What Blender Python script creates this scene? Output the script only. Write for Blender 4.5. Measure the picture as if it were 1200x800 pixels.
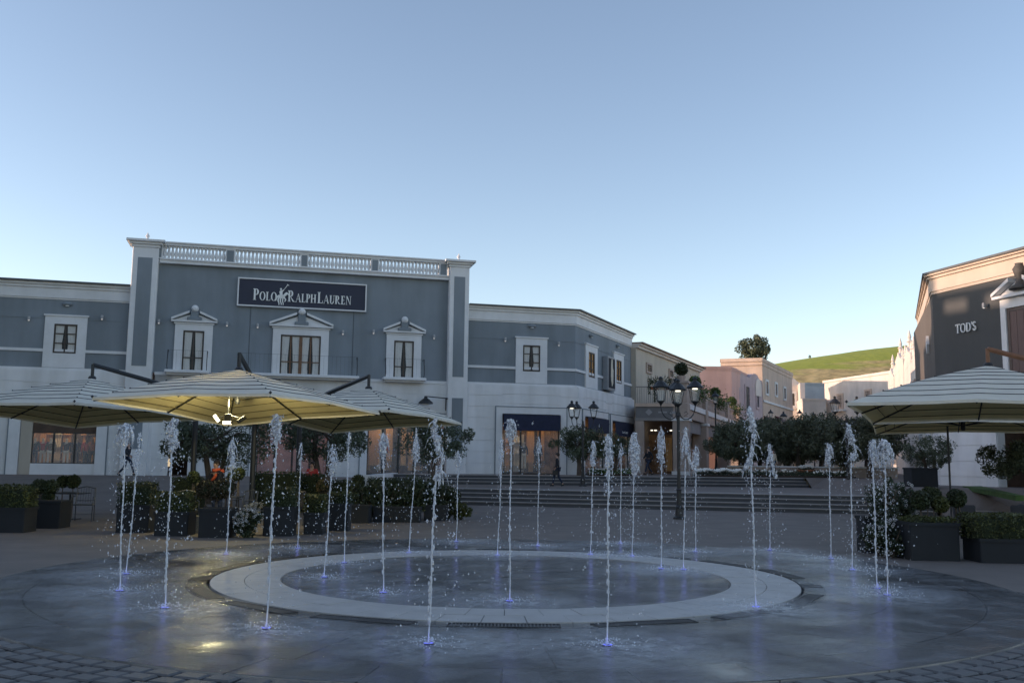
import bpy, bmesh, math, random
from mathutils import Matrix, Vector, noise
R = math.radians
S = bpy.context.scene
for o in list(bpy.data.objects): bpy.data.objects.remove(o)
C = S.collection

# ------------------------------------------------------------ camera
F_PX, CAM_H, ROLL = 1120.0, 1.7, 0.012
PITCH = math.atan(143 / F_PX)
cam = bpy.data.objects.new('camera', bpy.data.cameras.new('camera')); C.objects.link(cam)
cam.data.sensor_width = 36; cam.data.lens = 36 * F_PX / 1200
cam.data.clip_start = 0.1; cam.data.clip_end = 4000
cam.location = (0, 0, CAM_H)
cam.rotation_euler = (Matrix.Rotation(math.pi/2 + PITCH, 3, 'X') @ Matrix.Rotation(ROLL, 3, 'Z')).to_euler()
S.camera = cam

# ------------------------------------------------------------ sky, sun, exposure
SUN_DIR = Vector((-0.9976, -0.070, math.tan(R(7.0)))).normalized()      # towards the sun
W = bpy.data.worlds.new('World'); S.world = W; W.use_nodes = True
nt = W.node_tree; nt.nodes.clear()
sky = nt.nodes.new('ShaderNodeTexSky'); sky.sky_type = 'NISHITA'; sky.sun_disc = False
sky.sun_elevation = R(7.0); sky.sun_rotation = math.atan2(SUN_DIR.x, SUN_DIR.y)
sky.altitude = 400; sky.air_density = 0.8; sky.dust_density = 0.6; sky.ozone_density = 0.7
bg = nt.nodes.new('ShaderNodeBackground'); bg.inputs[1].default_value = 0.15
wo = nt.nodes.new('ShaderNodeOutputWorld')
tint = nt.nodes.new('ShaderNodeMix'); tint.data_type = 'RGBA'; tint.blend_type = 'MULTIPLY'; tint.inputs[0].default_value = 1
tint.inputs[7].default_value = (1.06, 0.98, 1.01, 1)       # white balance of the evening sky
nt.links.new(sky.outputs[0], tint.inputs[6]); nt.links.new(tint.outputs[2], bg.inputs[0]); nt.links.new(bg.outputs[0], wo.inputs[0])
sl = bpy.data.lights.new('sun', 'SUN'); sl.energy = 2.2; sl.angle = R(0.5); sl.color = (1.0, 0.71, 0.53)
sun = bpy.data.objects.new('sun', sl); C.objects.link(sun)
sun.rotation_euler = SUN_DIR.to_track_quat('Z', 'Y').to_euler()
S.view_settings.view_transform = 'Standard'; S.view_settings.look = 'None'
S.view_settings.exposure = 1.22; S.view_settings.gamma = 1.0
S.cycles.max_bounces = 7; S.cycles.transparent_max_bounces = 16
S.cycles.caustics_reflective = False; S.cycles.caustics_refractive = False
S.cycles.sample_clamp_indirect = 3.0

# ------------------------------------------------------------ measuring helpers: a photo pixel + a known plane or depth -> a place
def ray(px, py):
    x = px - 600.0; y = 400.0 - py
    c, s = math.cos(ROLL), math.sin(ROLL)
    x, y = c*x - s*y, s*x + c*y
    return Vector((x, F_PX*math.cos(PITCH) - y*math.sin(PITCH), F_PX*math.sin(PITCH) + y*math.cos(PITCH)))
def at(px, py, Y):
    d = ray(px, py); return Vector((d.x*Y/d.y, Y, CAM_H + d.z*Y/d.y))
def gnd(px, py, z=0.0):
    d = ray(px, py); k = (z - CAM_H)/d.z; return Vector((d.x*k, d.y*k, z))
def frame(x, y, ang, z=0): return Matrix.Translation((x, y, z)) @ Matrix.Rotation(ang, 4, 'Z')
class Plane:                      # a vertical wall plane: local x along it, local -y towards the viewer
    def __init__(s, a, b):
        s.ang = math.atan2(b[1]-a[1], b[0]-a[0]); s.a = Vector((a[0], a[1], 0)); s.M = frame(a[0], a[1], s.ang)
        s.inv = s.M.inverted(); s.L = math.hypot(b[0]-a[0], b[1]-a[1])
    def __call__(s, px, py, off=0.0):   # -> (along, z)
        n = Vector((math.sin(s.ang), -math.cos(s.ang), 0)); p0 = s.a + n*off
        d = ray(px, py); o = Vector((0, 0, CAM_H)); k = (p0 - o).dot(n)/d.dot(n)
        q = s.inv @ (o + d*k); return q.x, q.z

# ------------------------------------------------------------ materials
MATS = {}
def mat(name, col, rough=0.7, var=0.12, scale=3.0, bump=0.0, bscale=40.0, metal=0.0, emit=None, es=0.0,
        trans=0.0, alpha=1.0, coat=0.0, col2=None, spec=None, stretch=None, dirt=0.0):
    if name in MATS: return MATS[name]
    m = bpy.data.materials.new(name); m.use_nodes = True; MATS[name] = m
    t = m.node_tree; b = t.nodes['Principled BSDF']
    b.inputs['Roughness'].default_value = rough; b.inputs['Metallic'].default_value = metal
    b.inputs['Transmission Weight'].default_value = trans; b.inputs['Alpha'].default_value = alpha
    b.inputs['Coat Weight'].default_value = coat
    if spec is not None: b.inputs['Specular IOR Level'].default_value = spec
    c4 = (*col, 1)
    if emit: b.inputs['Emission Color'].default_value = (*emit, 1); b.inputs['Emission Strength'].default_value = es
    tc = t.nodes.new('ShaderNodeTexCoord'); src = tc.outputs['Object']
    if stretch:
        mp = t.nodes.new('ShaderNodeMapping'); mp.inputs['Scale'].default_value = stretch
        t.links.new(src, mp.inputs['Vector']); src = mp.outputs['Vector']
    if var > 0 or col2:
        n = t.nodes.new('ShaderNodeTexNoise'); n.inputs['Scale'].default_value = scale; n.inputs['Detail'].default_value = 6
        n.inputs['Roughness'].default_value = 0.62
        t.links.new(src, n.inputs['Vector'])
        r = t.nodes.new('ShaderNodeValToRGB'); r.color_ramp.elements[0].position = 0.32; r.color_ramp.elements[1].position = 0.68
        a = col2 if col2 else tuple(min(1, c*(1-var)) for c in col)
        z = col if col2 else tuple(min(1, c*(1+var)) for c in col)
        r.color_ramp.elements[0].color = (*a, 1); r.color_ramp.elements[1].color = (*z, 1)
        t.links.new(n.outputs['Fac'], r.inputs['Fac'])
        out = r.outputs['Color']
        if dirt > 0:
            mp = t.nodes.new('ShaderNodeMapping'); mp.inputs['Scale'].default_value = (0.9, 0.9, 0.16)
            t.links.new(tc.outputs['Object'], mp.inputs['Vector'])
            n2 = t.nodes.new('ShaderNodeTexNoise'); n2.inputs['Scale'].default_value = 1.3; n2.inputs['Detail'].default_value = 8
            t.links.new(mp.outputs['Vector'], n2.inputs['Vector'])
            r2 = t.nodes.new('ShaderNodeValToRGB'); r2.color_ramp.elements[0].position = 0.35; r2.color_ramp.elements[1].position = 0.62
            r2.color_ramp.elements[0].color = (1-dirt, 1-dirt, 1-dirt*1.1, 1); r2.color_ramp.elements[1].color = (1, 1, 1, 1)
            t.links.new(n2.outputs['Fac'], r2.inputs['Fac'])
            mx = t.nodes.new('ShaderNodeMix'); mx.data_type = 'RGBA'; mx.blend_type = 'MULTIPLY'; mx.inputs[0].default_value = 1
            t.links.new(out, mx.inputs[6]); t.links.new(r2.outputs['Color'], mx.inputs[7]); out = mx.outputs[2]
        t.links.new(out, b.inputs['Base Color'])
    else: b.inputs['Base Color'].default_value = c4
    if bump > 0:
        n = t.nodes.new('ShaderNodeTexNoise'); n.inputs['Scale'].default_value = bscale; n.inputs['Detail'].default_value = 4
        t.links.new(tc.outputs['Object'], n.inputs['Vector'])
        bp = t.nodes.new('ShaderNodeBump'); bp.inputs['Strength'].default_value = bump; bp.inputs['Distance'].default_value = 0.02
        t.links.new(n.outputs['Fac'], bp.inputs['Height']); t.links.new(bp.outputs['Normal'], b.inputs['Normal'])
    return m
grey = mat('grey_stucco', (.225, .26, .295), .85, .08, .35, .25, 60, dirt=.17)
white = mat('white_stucco', (.76, .77, .79), .8, .06, .4, .2, 60, dirt=.17)
trim = mat('pale_trim', (.72, .73, .75), .7, .05, 2, .1, 60, dirt=.08)
darkwood = mat('dark_wood', (.045, .035, .03), .5, .3, 8)
brownwood = mat('brown_wood', (.14, .07, .035), .5, .3, 8)
curtain = mat('white_curtain', (.88, .87, .84), .9, .08, 3, stretch=(9, 9, 1))
iron = mat('black_iron', (.02, .022, .025), .45, .2, 20)
navy = mat('navy_cloth', (.012, .018, .05), .8, .2, 6)
signblue = mat('navy_sign_board', (.010, .016, .045), .5, .05, 2)
letterw = mat('ivory_letters', (.80, .82, .82), .5, 0)
beigewall = mat('beige_stucco', (.50, .45, .38), .85, .06, .7, .2, 60, dirt=.12)
rosewall = mat('rose_stone', (.42, .34, .30), .85, .08, 1.5, .2, 50, dirt=.12)
pinkwall = mat('pink_stucco', (.60, .39, .35), .85, .06, .7, .2, 60, dirt=.12)
peach = mat('peach_stucco', (.60, .47, .39), .85, .07, .8, .2, 60, dirt=.15)
lilac = mat('lilac_stucco', (.46, .38, .41), .85, .07, .8, .2, 60, dirt=.12)
creamwall = mat('cream_stucco', (.70, .64, .60), .85, .07, .7, .2, 60, dirt=.12)
bluegrey = mat('blue_grey_panel', (.30, .36, .42), .7, .08, 1)
todgrey = mat('charcoal_stucco', (.085, .088, .09), .85, .06, .6, .2, 60, dirt=.08)
rooftop = mat('roof_tiles', (.22, .15, .11), .85, .25, 3, .3, 30)
glassdark = mat('window_glass', (.03, .035, .04), .05, .2, 1, alpha=.10)
shopglass = mat('shop_glass', (.9, .95, 1), .03, 0, alpha=.10)
canvas = mat('cream_canvas', (.86, .82, .72), .85, .06, 2, .1, 200)
def _canvas_two_sided(m, fac):
    t = m.node_tree; b = t.nodes['Principled BSDF']
    tr = t.nodes.new('ShaderNodeBsdfTranslucent'); tr.inputs[0].default_value = (.75, .68, .45, 1)
    mx = t.nodes.new('ShaderNodeMixShader'); mx.inputs[0].default_value = fac
    out = [n for n in t.nodes if n.type == 'OUTPUT_MATERIAL'][0]
    t.links.new(b.outputs[0], mx.inputs[1]); t.links.new(tr.outputs[0], mx.inputs[2]); t.links.new(mx.outputs[0], out.inputs[0])
lining = mat('khaki_canvas_lining', (.82, .73, .45), .9, .08, 2)
_canvas_two_sided(canvas, .25); _canvas_two_sided(lining, .35)
piping = mat('dark_piping', (.02, .02, .022), .7, 0)
stone = mat('grey_paving', (.150, .128, .115), .75, .16, .9, .3, 30)
settm = mat('basalt_sett', (.085, .083, .085), .5, .25, 2.2, .35, 40)
joint = mat('dark_joint', (.03, .03, .033), .9, .2, 8)
slabm = mat('wet_granite_slab', (.35, .325, .30), .42, .3, 1.1, .25, 60)
ringm = mat('pale_stone_ring', (.42, .405, .39), .55, .12, 2.5, .3, 50)
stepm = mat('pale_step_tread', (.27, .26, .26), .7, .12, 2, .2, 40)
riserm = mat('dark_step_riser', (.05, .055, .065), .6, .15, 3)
planterm = mat('slate_planter', (.009, .012, .017), .75, .12, 3)
soil = mat('soil', (.03, .022, .015), .95, .3, 20)
terracotta = mat('terracotta', (.34, .12, .06), .8, .18, 6)
bark = mat('bark', (.09, .07, .055), .9, .3, 8, .6, 30)
oliveleaf = mat('olive_leaves', (.075, .095, .055), .6, .45, 1.6)
olivedark = mat('olive_leaves_dark', (.085, .10, .062), .6, .4, 1.6)
hedgeleaf = mat('hedge_leaves', (.055, .065, .016), .6, .45, 2.5)
boxleaf = mat('box_leaves', (.028, .042, .014), .6, .45, 2.5)
redleaf = mat('bronze_leaves', (.055, .04, .018), .6, .45, 2.5)
fernleaf = mat('bush_leaves', (.03, .045, .022), .6, .45, 3)
petal = mat('white_petals', (.5, .5, .5), .6, .05, 3)
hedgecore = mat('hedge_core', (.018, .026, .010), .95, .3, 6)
grass = mat('lawn', (.05, .10, .02), .9, .3, 3, .5, 60)
petalb = mat('bright_petals', (.8, .8, .76), .6, .05, 3)
wicker = mat('beige_wicker', (.28, .26, .20), .8, .3, 30)
chairmetal = mat('grey_chair_metal', (.05, .055, .065), .4, .1, 5, metal=.3)
cushion = mat('charcoal_cushion', (.03, .03, .035), .9, .1, 5)
skin = mat('skin', (.45, .28, .21), .6, .06, 10)
hairm = mat('dark_hair', (.025, .018, .014), .7, .2, 20)
coatm = mat('black_coat', (.015, .017, .025), .85, .2, 6)
jeans = mat('dark_jeans', (.02, .03, .06), .85, .2, 8)
orange = mat('orange_cloth', (.75, .13, .05), .8, .1, 6)
redc = mat('red_cloth', (.40, .04, .04), .8, .1, 6)
creamc = mat('cream_cloth', (.60, .55, .45), .8, .1, 6)
shoe = mat('black_shoe', (.01, .01, .01), .5, 0)
warmglow = mat('warm_lamp_lens', (.9, .8, .6), .5, 0, emit=(1, .72, .44), es=6)
paleglow = mat('pale_lamp_lens', (.9, .9, .9), .5, 0, emit=(1, .93, .75), es=.8)
softglow = mat('soft_lamp_lens', (.9, .9, .9), .5, 0, emit=(1, .9, .8), es=.25)
ledblue = mat('blue_led_lens', (.3, .3, .9), .4, 0, emit=(.16, .20, 1.0), es=.22)
interior = mat('warm_shop_wall', (.26, .15, .08), .8, .7, 1.6)
interiord = mat('dark_shop_fitting', (.08, .05, .035), .7, .3, 3)
shopwood = mat('lit_wood_panel', (.62, .33, .12), .6, .2, 2, stretch=(6, 6, .6))

# ------------------------------------------------------------ mesh builder
ROOT = {}                                        # object name -> world matrix of its thing
class MB:
    def __init__(s): s.v = []; s.f = []; s.mi = []; s.cur = 0
    def add(s, vs, fs):
        b = len(s.v); s.v += [tuple(p) for p in vs]; s.f += [tuple(b+i for i in f) for f in fs]; s.mi += [s.cur]*len(fs); return s
    def box(s, x0, x1, y0, y1, z0, z1):
        return s.add([(x0,y0,z0),(x1,y0,z0),(x1,y1,z0),(x0,y1,z0),(x0,y0,z1),(x1,y0,z1),(x1,y1,z1),(x0,y1,z1)],
                     [(0,3,2,1),(4,5,6,7),(0,1,5,4),(1,2,6,5),(2,3,7,6),(3,0,4,7)])
    def bbox(s, x0, x1, y0, y1, z0, z1, b=.02):      # box with chamfered vertical and top edges
        P = [(x0+b,y0),(x1-b,y0),(x1,y0+b),(x1,y1-b),(x1-b,y1),(x0+b,y1),(x0,y1-b),(x0,y0+b)]
        cx, cy = (x0+x1)/2, (y0+y1)/2
        kx = max(0, 1-2*b/max(x1-x0, 1e-6)); ky = max(0, 1-2*b/max(y1-y0, 1e-6))
        Q = [(cx+(x-cx)*kx, cy+(y-cy)*ky) for x, y in P]
        vs = [(x,y,z0) for x,y in P]+[(x,y,z1-b) for x,y in P]+[(x,y,z1) for x,y in Q]
        fs = [tuple(range(7,-1,-1)), tuple(range(16,24))]
        for k in (0, 8):
            for i in range(8): j = (i+1)%8; fs.append((k+i,k+j,k+8+j,k+8+i))
        return s.add(vs, fs)
    def prism(s, poly, y0, y1):                   # polygon in x,z extruded along y
        n = len(poly)
        vs = [(x,y0,z) for x,z in poly]+[(x,y1,z) for x,z in poly]
        fs = [tuple(range(n)), tuple(range(2*n-1, n-1, -1))]
        fs += [(i, i+n, (i+1)%n+n, (i+1)%n) for i in range(n)]
        return s.add(vs, fs)
    def slab(s, poly, z0, z1):                    # polygon in x,y extruded up
        n = len(poly); vs = [(x,y,z0) for x,y in poly]+[(x,y,z1) for x,y in poly]
        fs = [tuple(range(n-1,-1,-1)), tuple(range(n, 2*n))]+[(i,(i+1)%n,(i+1)%n+n,i+n) for i in range(n)]
        return s.add(vs, fs)
    def tube(s, pts, r, n=6, caps=True):
        pts = [Vector(p) for p in pts]; m = len(pts); rs = r if isinstance(r, (list, tuple)) else [r]*m
        vs = []; fs = []
        for i, p in enumerate(pts):
            d = (pts[min(i+1,m-1)]-pts[max(i-1,0)])
            d = d.normalized() if d.length > 1e-9 else Vector((0,0,1))
            u = d.cross(Vector((0,0,1)) if abs(d.z) < .9 else Vector((1,0,0))).normalized(); w = d.cross(u)
            for k in range(n):
                a = 2*math.pi*k/n; vs.append(p+(u*math.cos(a)+w*math.sin(a))*rs[i])
        for i in range(m-1):
            for k in range(n): fs.append((i*n+k, i*n+(k+1)%n, (i+1)*n+(k+1)%n, (i+1)*n+k))
        if caps: fs.append(tuple(range(n-1,-1,-1))); fs.append(tuple((m-1)*n+k for k in range(n)))
        return s.add(vs, fs)
    def lathe(s, prof, n=12, c=(0,0,0), caps=True):   # prof: (r, z)
        m = len(prof); vs = []; fs = []
        for r, z in prof:
            for k in range(n): a = 2*math.pi*(k+.5)/n; vs.append((c[0]+r*math.cos(a), c[1]+r*math.sin(a), c[2]+z))
        for i in range(m-1):
            for k in range(n): fs.append((i*n+k, i*n+(k+1)%n, (i+1)*n+(k+1)%n, (i+1)*n+k))
        if caps: fs.append(tuple(range(n-1,-1,-1))); fs.append(tuple((m-1)*n+k for k in range(n)))
        return s.add(vs, fs)
    def blob(s, c, r, seed=0, amp=.25, nu=10, nv=7, freq=1.5):
        if not isinstance(r, (list, tuple)): r = (r,r,r)
        vs = []; fs = []
        for j in range(nv+1):
            th = math.pi*j/nv
            for i in range(nu):
                ph = 2*math.pi*i/nu
                d = Vector((math.sin(th)*math.cos(ph), math.sin(th)*math.sin(ph), math.cos(th)))
                k = 1+amp*noise.noise(d*freq+Vector((seed*7.1, seed*3.3, seed)))*2
                vs.append((c[0]+d.x*r[0]*k, c[1]+d.y*r[1]*k, c[2]+d.z*r[2]*k))
        for j in range(nv):
            for i in range(nu): fs.append((j*nu+i, (j+1)*nu+i, (j+1)*nu+(i+1)%nu, j*nu+(i+1)%nu))
        return s.add(vs, fs)
    def drop(s, c, r, kz=1.0):                     # small octahedral drop
        x, y, z = c
        return s.add([(x+r,y,z),(x,y+r,z),(x-r,y,z),(x,y-r,z),(x,y,z+r*kz),(x,y,z-r*kz)],
                     [(0,1,4),(1,2,4),(2,3,4),(3,0,4),(1,0,5),(2,1,5),(3,2,5),(0,3,5)])
    def build(s, name, m, parent=None, fr=None, smooth=False, label=None, kind=None, weld=False):
        me = bpy.data.meshes.new(name)
        T = None
        if parent is not None:
            rm = ROOT.get(parent.name)
            if fr is not None: T = rm.inverted() @ fr if rm is not None else fr
        elif fr is not None: T = fr
        vs = [tuple(T @ Vector(p)) for p in s.v] if T is not None else s.v
        me.from_pydata(vs, [], s.f)
        for mm in (m if isinstance(m, (list, tuple)) else [m]): me.materials.append(mm)
        if any(s.mi): me.polygons.foreach_set('material_index', s.mi)
        if smooth: me.polygons.foreach_set('use_smooth', [True]*len(s.f))
        me.update()
        o = bpy.data.objects.new(name, me); C.objects.link(o)
        if parent is not None:
            o.parent = parent
            if parent.name in ROOT: ROOT[o.name] = ROOT[parent.name]
        if label: o['label'] = label
        if kind: o['kind'] = kind
        return o
def tag(o, label=None, cat=None, group=None, kind=None):
    if label: o['label'] = label
    if cat: o['category'] = cat
    if group: o['group'] = group
    if kind: o['kind'] = kind
    return o
def thing(name, label, cat, M=None, group=None):
    o = bpy.data.objects.new(name, None); C.objects.link(o); o.empty_display_size = .2
    M = M if M is not None else Matrix.Identity(4)
    if not isinstance(M, Matrix): M = frame(M[0], M[1], 0, M[2])
    o.matrix_world = M; ROOT[o.name] = M.copy()
    return tag(o, label, cat, group)
def kids(o): return KIDS.get(o.name, [])
KIDS = {}
def copy_tree(root, M=None, label=None, group=None, scale=None, parent=None, index=None):
    if index is None:
        index = {}
        for q in C.objects:
            if q.parent is not None: index.setdefault(q.parent.name, []).append(q)
    c = root.copy(); C.objects.link(c)
    if parent is not None: c.parent = parent
    else:
        c.matrix_world = M; ROOT[c.name] = M.copy()
        if scale: c.scale = scale if isinstance(scale, (tuple, list, Vector)) else (scale,)*3
        if label: c['label'] = label
        if group: c['group'] = group
    for ch in index.get(root.name, []): copy_tree(ch, parent=c, index=index)
    return c

# ------------------------------------------------------------ ground and plaza
FC = Vector((-.05, 14.85, 0))                    # centre of the fountain
R_OUT, R_RING, R_IN = 7.25, 4.30, 3.33
def smooth(a, b, x):
    t = max(0, min(1, (x-a)/(b-a))); return t*t*(3-2*t)
def front1(x): return 39.25 - .25*x              # foot of the lower flight
def front2(x): return 48.6 + .12*x               # foot of the upper flight
def zg(x, y):                                    # height of the walking surface
    if x < -5.9: return .9*smooth(29, 46, y) - (0 if x > -30 else 0)
    if x > 15.6 and x < 60: return 1.0*smooth(28.5, 36.5, y + .25*(x-15.6)) + .12*smooth(44, 50, y)
    f = y-front1(x)
    if f < 0: return 0
    g = y-front2(x)
    if g > 0: return 1.12
    return .64
g = MB()
g.box(-1500, 1500, -300, 2500, -1.5, -.6)
tag(g.build('ground', mat('earth', (.08, .075, .05), .95, .3, .02)), kind='structure')

def polar_sheet(cells, z):
    m = MB()
    for (r0, r1, a0, a1) in cells:
        p = [(FC.x+r*math.cos(a), FC.y+r*math.sin(a), z) for r, a in ((r0,a0),(r1,a0),(r1,a1),(r0,a1))]
        m.add(p, [(0,1,2,3)])
    return m
N = 120; SA0, SA1 = R(-172), R(-8)
cells = []; jc = []
for i in range(N):
    a0 = 2*math.pi*i/N-math.pi; a1 = 2*math.pi*(i+1)/N-math.pi; am = (a0+a1)/2
    inside = SA0 < am < SA1
    rr = [R_OUT if not inside else 10.6, 12, 14]
    for k in range(len(rr)-1): cells.append((rr[k], rr[k+1], a0, a1))
    jc.append((0.01, 10.7, a0, a1))
tag(polar_sheet(jc, -.045).build('fountain_bed', joint), kind='structure')
pl = polar_sheet(cells, 0)
# plaza out to the steps and beyond, following the slope; the disc r<14 is left to the polar sheet
def zp(x, y): return zg(x, y) if (x < -5.9 or x > 15.6) else (0 if y < front1(x)+.3 else -.2)
def pgrid(x0, x1, y0, y1, d, zf, m):
    nx = max(1, int(round((x1-x0)/d))); ny = max(1, int(round((y1-y0)/d)))
    vs = [(x0+(x1-x0)*i/nx, y0+(y1-y0)*j/ny) for j in range(ny+1) for i in range(nx+1)]
    fs = [(j*(nx+1)+i, j*(nx+1)+i+1, (j+1)*(nx+1)+i+1, (j+1)*(nx+1)+i) for j in range(ny) for i in range(nx)]
    return m.add([(x, y, zf(x, y)) for x, y in vs], fs)
for i in range(N):                                # join the r=14 circle to a surrounding square (x -15..15)
    a0 = 2*math.pi*i/N-math.pi; a1 = 2*math.pi*(i+1)/N-math.pi
    def edge(a):
        c, s_ = math.cos(a), math.sin(a); k = 15/max(abs(c), abs(s_)); return (FC.x+k*c, FC.y+k*s_, 0)
    q0 = (FC.x+14*math.cos(a0), FC.y+14*math.sin(a0), 0); q1 = (FC.x+14*math.cos(a1), FC.y+14*math.sin(a1), 0)
    pl.add([q0, edge(a0), edge(a1), q1], [(0,1,2,3)])
x0, x1, y0, y1 = FC.x-15, FC.x+15, FC.y-15, FC.y+15
flat = lambda x, y: 0
pl.add([(-90,-40,0),(90,-40,0),(90,y0,0),(-90,y0,0)], [(0,1,2,3)])
pgrid(-90, x0, y0, y1, 3, lambda x, y: zg(x, y), pl)
pgrid(x1, 18, y0, y1, 1.0, lambda x, y: zg(x, y), pl); pgrid(18, 90, y0, y1, 1.5, lambda x, y: zg(x, y), pl)
pgrid(-90, -5.9, y1, 60, 1.0, lambda x, y: zg(x, y), pl)
pgrid(15.6, 90, y1, 62, 1.0, lambda x, y: zg(x, y), pl)
pl.add([(-5.9, y1, 0), (15.6, y1, 0), (15.6, 36.2, 0), (-5.9, 41.5, 0)], [(0,1,2,3)])
tag(pl.build('plaza_paving', stone), kind='structure')

# the wide flights of steps: every step an object of the setting
steps = bpy.data.objects.new('plaza_steps', None); C.objects.link(steps); tag(steps, kind='structure')
XA, XB = -5.9, 15.6
def step_block(fr_fn, off, depth, ztop, zbot, nose=.03):
    m = MB()
    P = [(XA, fr_fn(XA)+off), (XB, fr_fn(XB)+off), (XB, fr_fn(XB)+off+depth), (XA, fr_fn(XA)+off+depth)]
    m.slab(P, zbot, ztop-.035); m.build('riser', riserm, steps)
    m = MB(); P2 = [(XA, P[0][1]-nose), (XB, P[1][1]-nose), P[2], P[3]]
    m.slab(P2, ztop-.031, ztop); m.build('tread', stepm, steps)
rz = .16
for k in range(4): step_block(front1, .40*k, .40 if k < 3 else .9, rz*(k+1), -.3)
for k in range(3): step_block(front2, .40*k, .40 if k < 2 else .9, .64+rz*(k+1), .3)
m = MB(); m.add([(XA, front1(XA)+2.09, .64), (XB, front1(XB)+2.09, .64), (XB, front2(XB)+.05, .64), (XA, front2(XA)+.05, .64)], [(0,1,2,3)])
m.build('landing', stone, steps)
m = MB(); m.add([(XA, front2(XA)+1.69, 1.12), (XB, front2(XB)+1.69, 1.12), (XB, 61.9, 1.12), (XA, 61.9, 1.12)], [(0,1,2,3)])
pgrid(-90, 120, 61.9, 140, 20, lambda x, y: 1.12+.006*(y-61.9), m)
m.build('upper_terrace', stone, steps)
m = MB(); m.slab([(-5.9-.3, front1(-5.9)-.2), (-5.9, front1(-5.9)-.2), (-5.9, 50.6), (-5.9-.3, 50.6)], -.3, 1.15)
tag(m.build('low_side_wall', white), 'low rendered side wall closing the left end of the steps', 'wall')

# ------------------------------------------------------------ fountain floor
basin = bpy.data.objects.new('fountain_floor', None); C.objects.link(basin); tag(basin, kind='structure')
rng = random.Random(4)
def sector(m, r0, r1, a0, a1, z0, z1, gap, n=1, tilt=0):
    ga0 = gap/2/r0; ga1 = gap/2/r1
    A = [(r0+gap/2, a0+ga0+(a1-a0-2*ga0)*i/n) for i in range(n+1)]
    B = [(r1-gap/2, a1-ga1-(a1-a0-2*ga1)*i/n) for i in range(n+1)]
    P = [(FC.x+r*math.cos(a), FC.y+r*math.sin(a)) for r, a in A+B]
    P = P[::-1] if (a1 < a0) else P
    nP = len(P); P = P[::-1]
    vs = [(x,y,z0) for x,y in P]+[(x,y,z1+(tilt*(x-P[0][0]))) for x,y in P]
    fs = [tuple(range(nP,2*nP))[::-1]]+[(i,(i+1)%nP,(i+1)%nP+nP,i+nP) for i in range(nP)]
    m.add(vs, fs)
def ring_pieces(name, r0, r1, n, z, mt, gap, off=0, sub=3):
    for i in range(n):
        m = MB(); a0 = off+2*math.pi*i/n; a1 = off+2*math.pi*(i+1)/n
        sector(m, r0, r1, a0, a1, -.044, z+rng.uniform(-.0015, .0015), gap, sub); m.build(name, mt, basin)
ring_pieces('paving_slab', 6.55, R_OUT, 40, -.001, slabm, .018)
ring_pieces('paving_slab', 5.45, 6.55, 36, -.001, slabm, .016, .07)
ring_pieces('paving_slab', 4.62, 5.45, 36, -.001, slabm, .010, .03)
ring_pieces('ring_stone', 3.83, R_RING, 54, .012, ringm, .009, R(-90)-R(20/6), 2)
ring_pieces('ring_stone', R_IN, 3.83, 54, .012, ringm, .009, R(-90), 2)
ring_pieces('paving_slab', 2.3, R_IN-.03, 30, -.006, slabm, .010, .1)
ring_pieces('paving_slab', 1.15, 2.3, 18, -.008, slabm, .010, .0)
ring_pieces('paving_slab', .05, 1.15, 8, -.010, slabm, .010, .2, 4)
# drain gratings: 18 straight segments round the ring with infill stone between
gr_dark = mat('drain_iron', (.012, .012, .015), .6, .2, 20)
for i in range(18):
    a = R(-90+20*i)
    A = frame(FC.x+4.46*math.cos(a), FC.y+4.46*math.sin(a), a+math.pi/2, 0)
    r = thing('drain_grating', None, None, A)
    half = .60
    sq = (i in (4, 14))
    hw = .15 if sq else half
    f = MB(); w = .11 if not sq else .15
    f.box(-hw, hw, -w, -w+.015, -.04, .012); f.box(-hw, hw, w-.015, w, -.04, .012)
    f.box(-hw, -hw+.015, -w+.0151, w-.0151, -.04, .012); f.box(hw-.015, hw, -w+.0151, w-.0151, -.04, .012)
    f.build('grate_frame', gr_dark, r)
    b = MB(); nb = 7 if sq else 30
    for k in range(nb):
        x = -hw+.03+(2*hw-.06)*(k+.5)/nb; b.box(x-.008, x+.008, -w+.0152, w-.0152, -.015, .010)
    b.build('grate_bars', gr_dark if sq else mat('drain_bar', (.05, .05, .055), .5, .1, 20), r)
    which = {0: 'nearest the viewer, below the ring', 1: 'just right of the nearest one', 2: 'by the ring\'s lower right curve', 3: 'at the ring\'s right shoulder',
             4: 'a square cover at the right tip', 5: 'just behind the right tip of the ring', 6: 'behind the ring\'s right upper curve', 7: 'on the far right side behind the ring',
             8: 'on the far side right of the middle', 9: 'exactly behind the ring on the far side', 10: 'on the far side left of the middle', 11: 'on the far left side behind the ring',
             12: 'behind the ring\'s left upper curve', 13: 'just behind the left tip of the ring', 14: 'a square cover at the left tip', 15: 'at the ring\'s left shoulder',
             16: 'by the ring\'s lower left curve', 17: 'just left of the nearest one'}[i]
    tag(r, 'black slotted drain grating in the fountain floor, '+which, 'drain grating', 'drain gratings round the pale stone ring')
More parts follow.
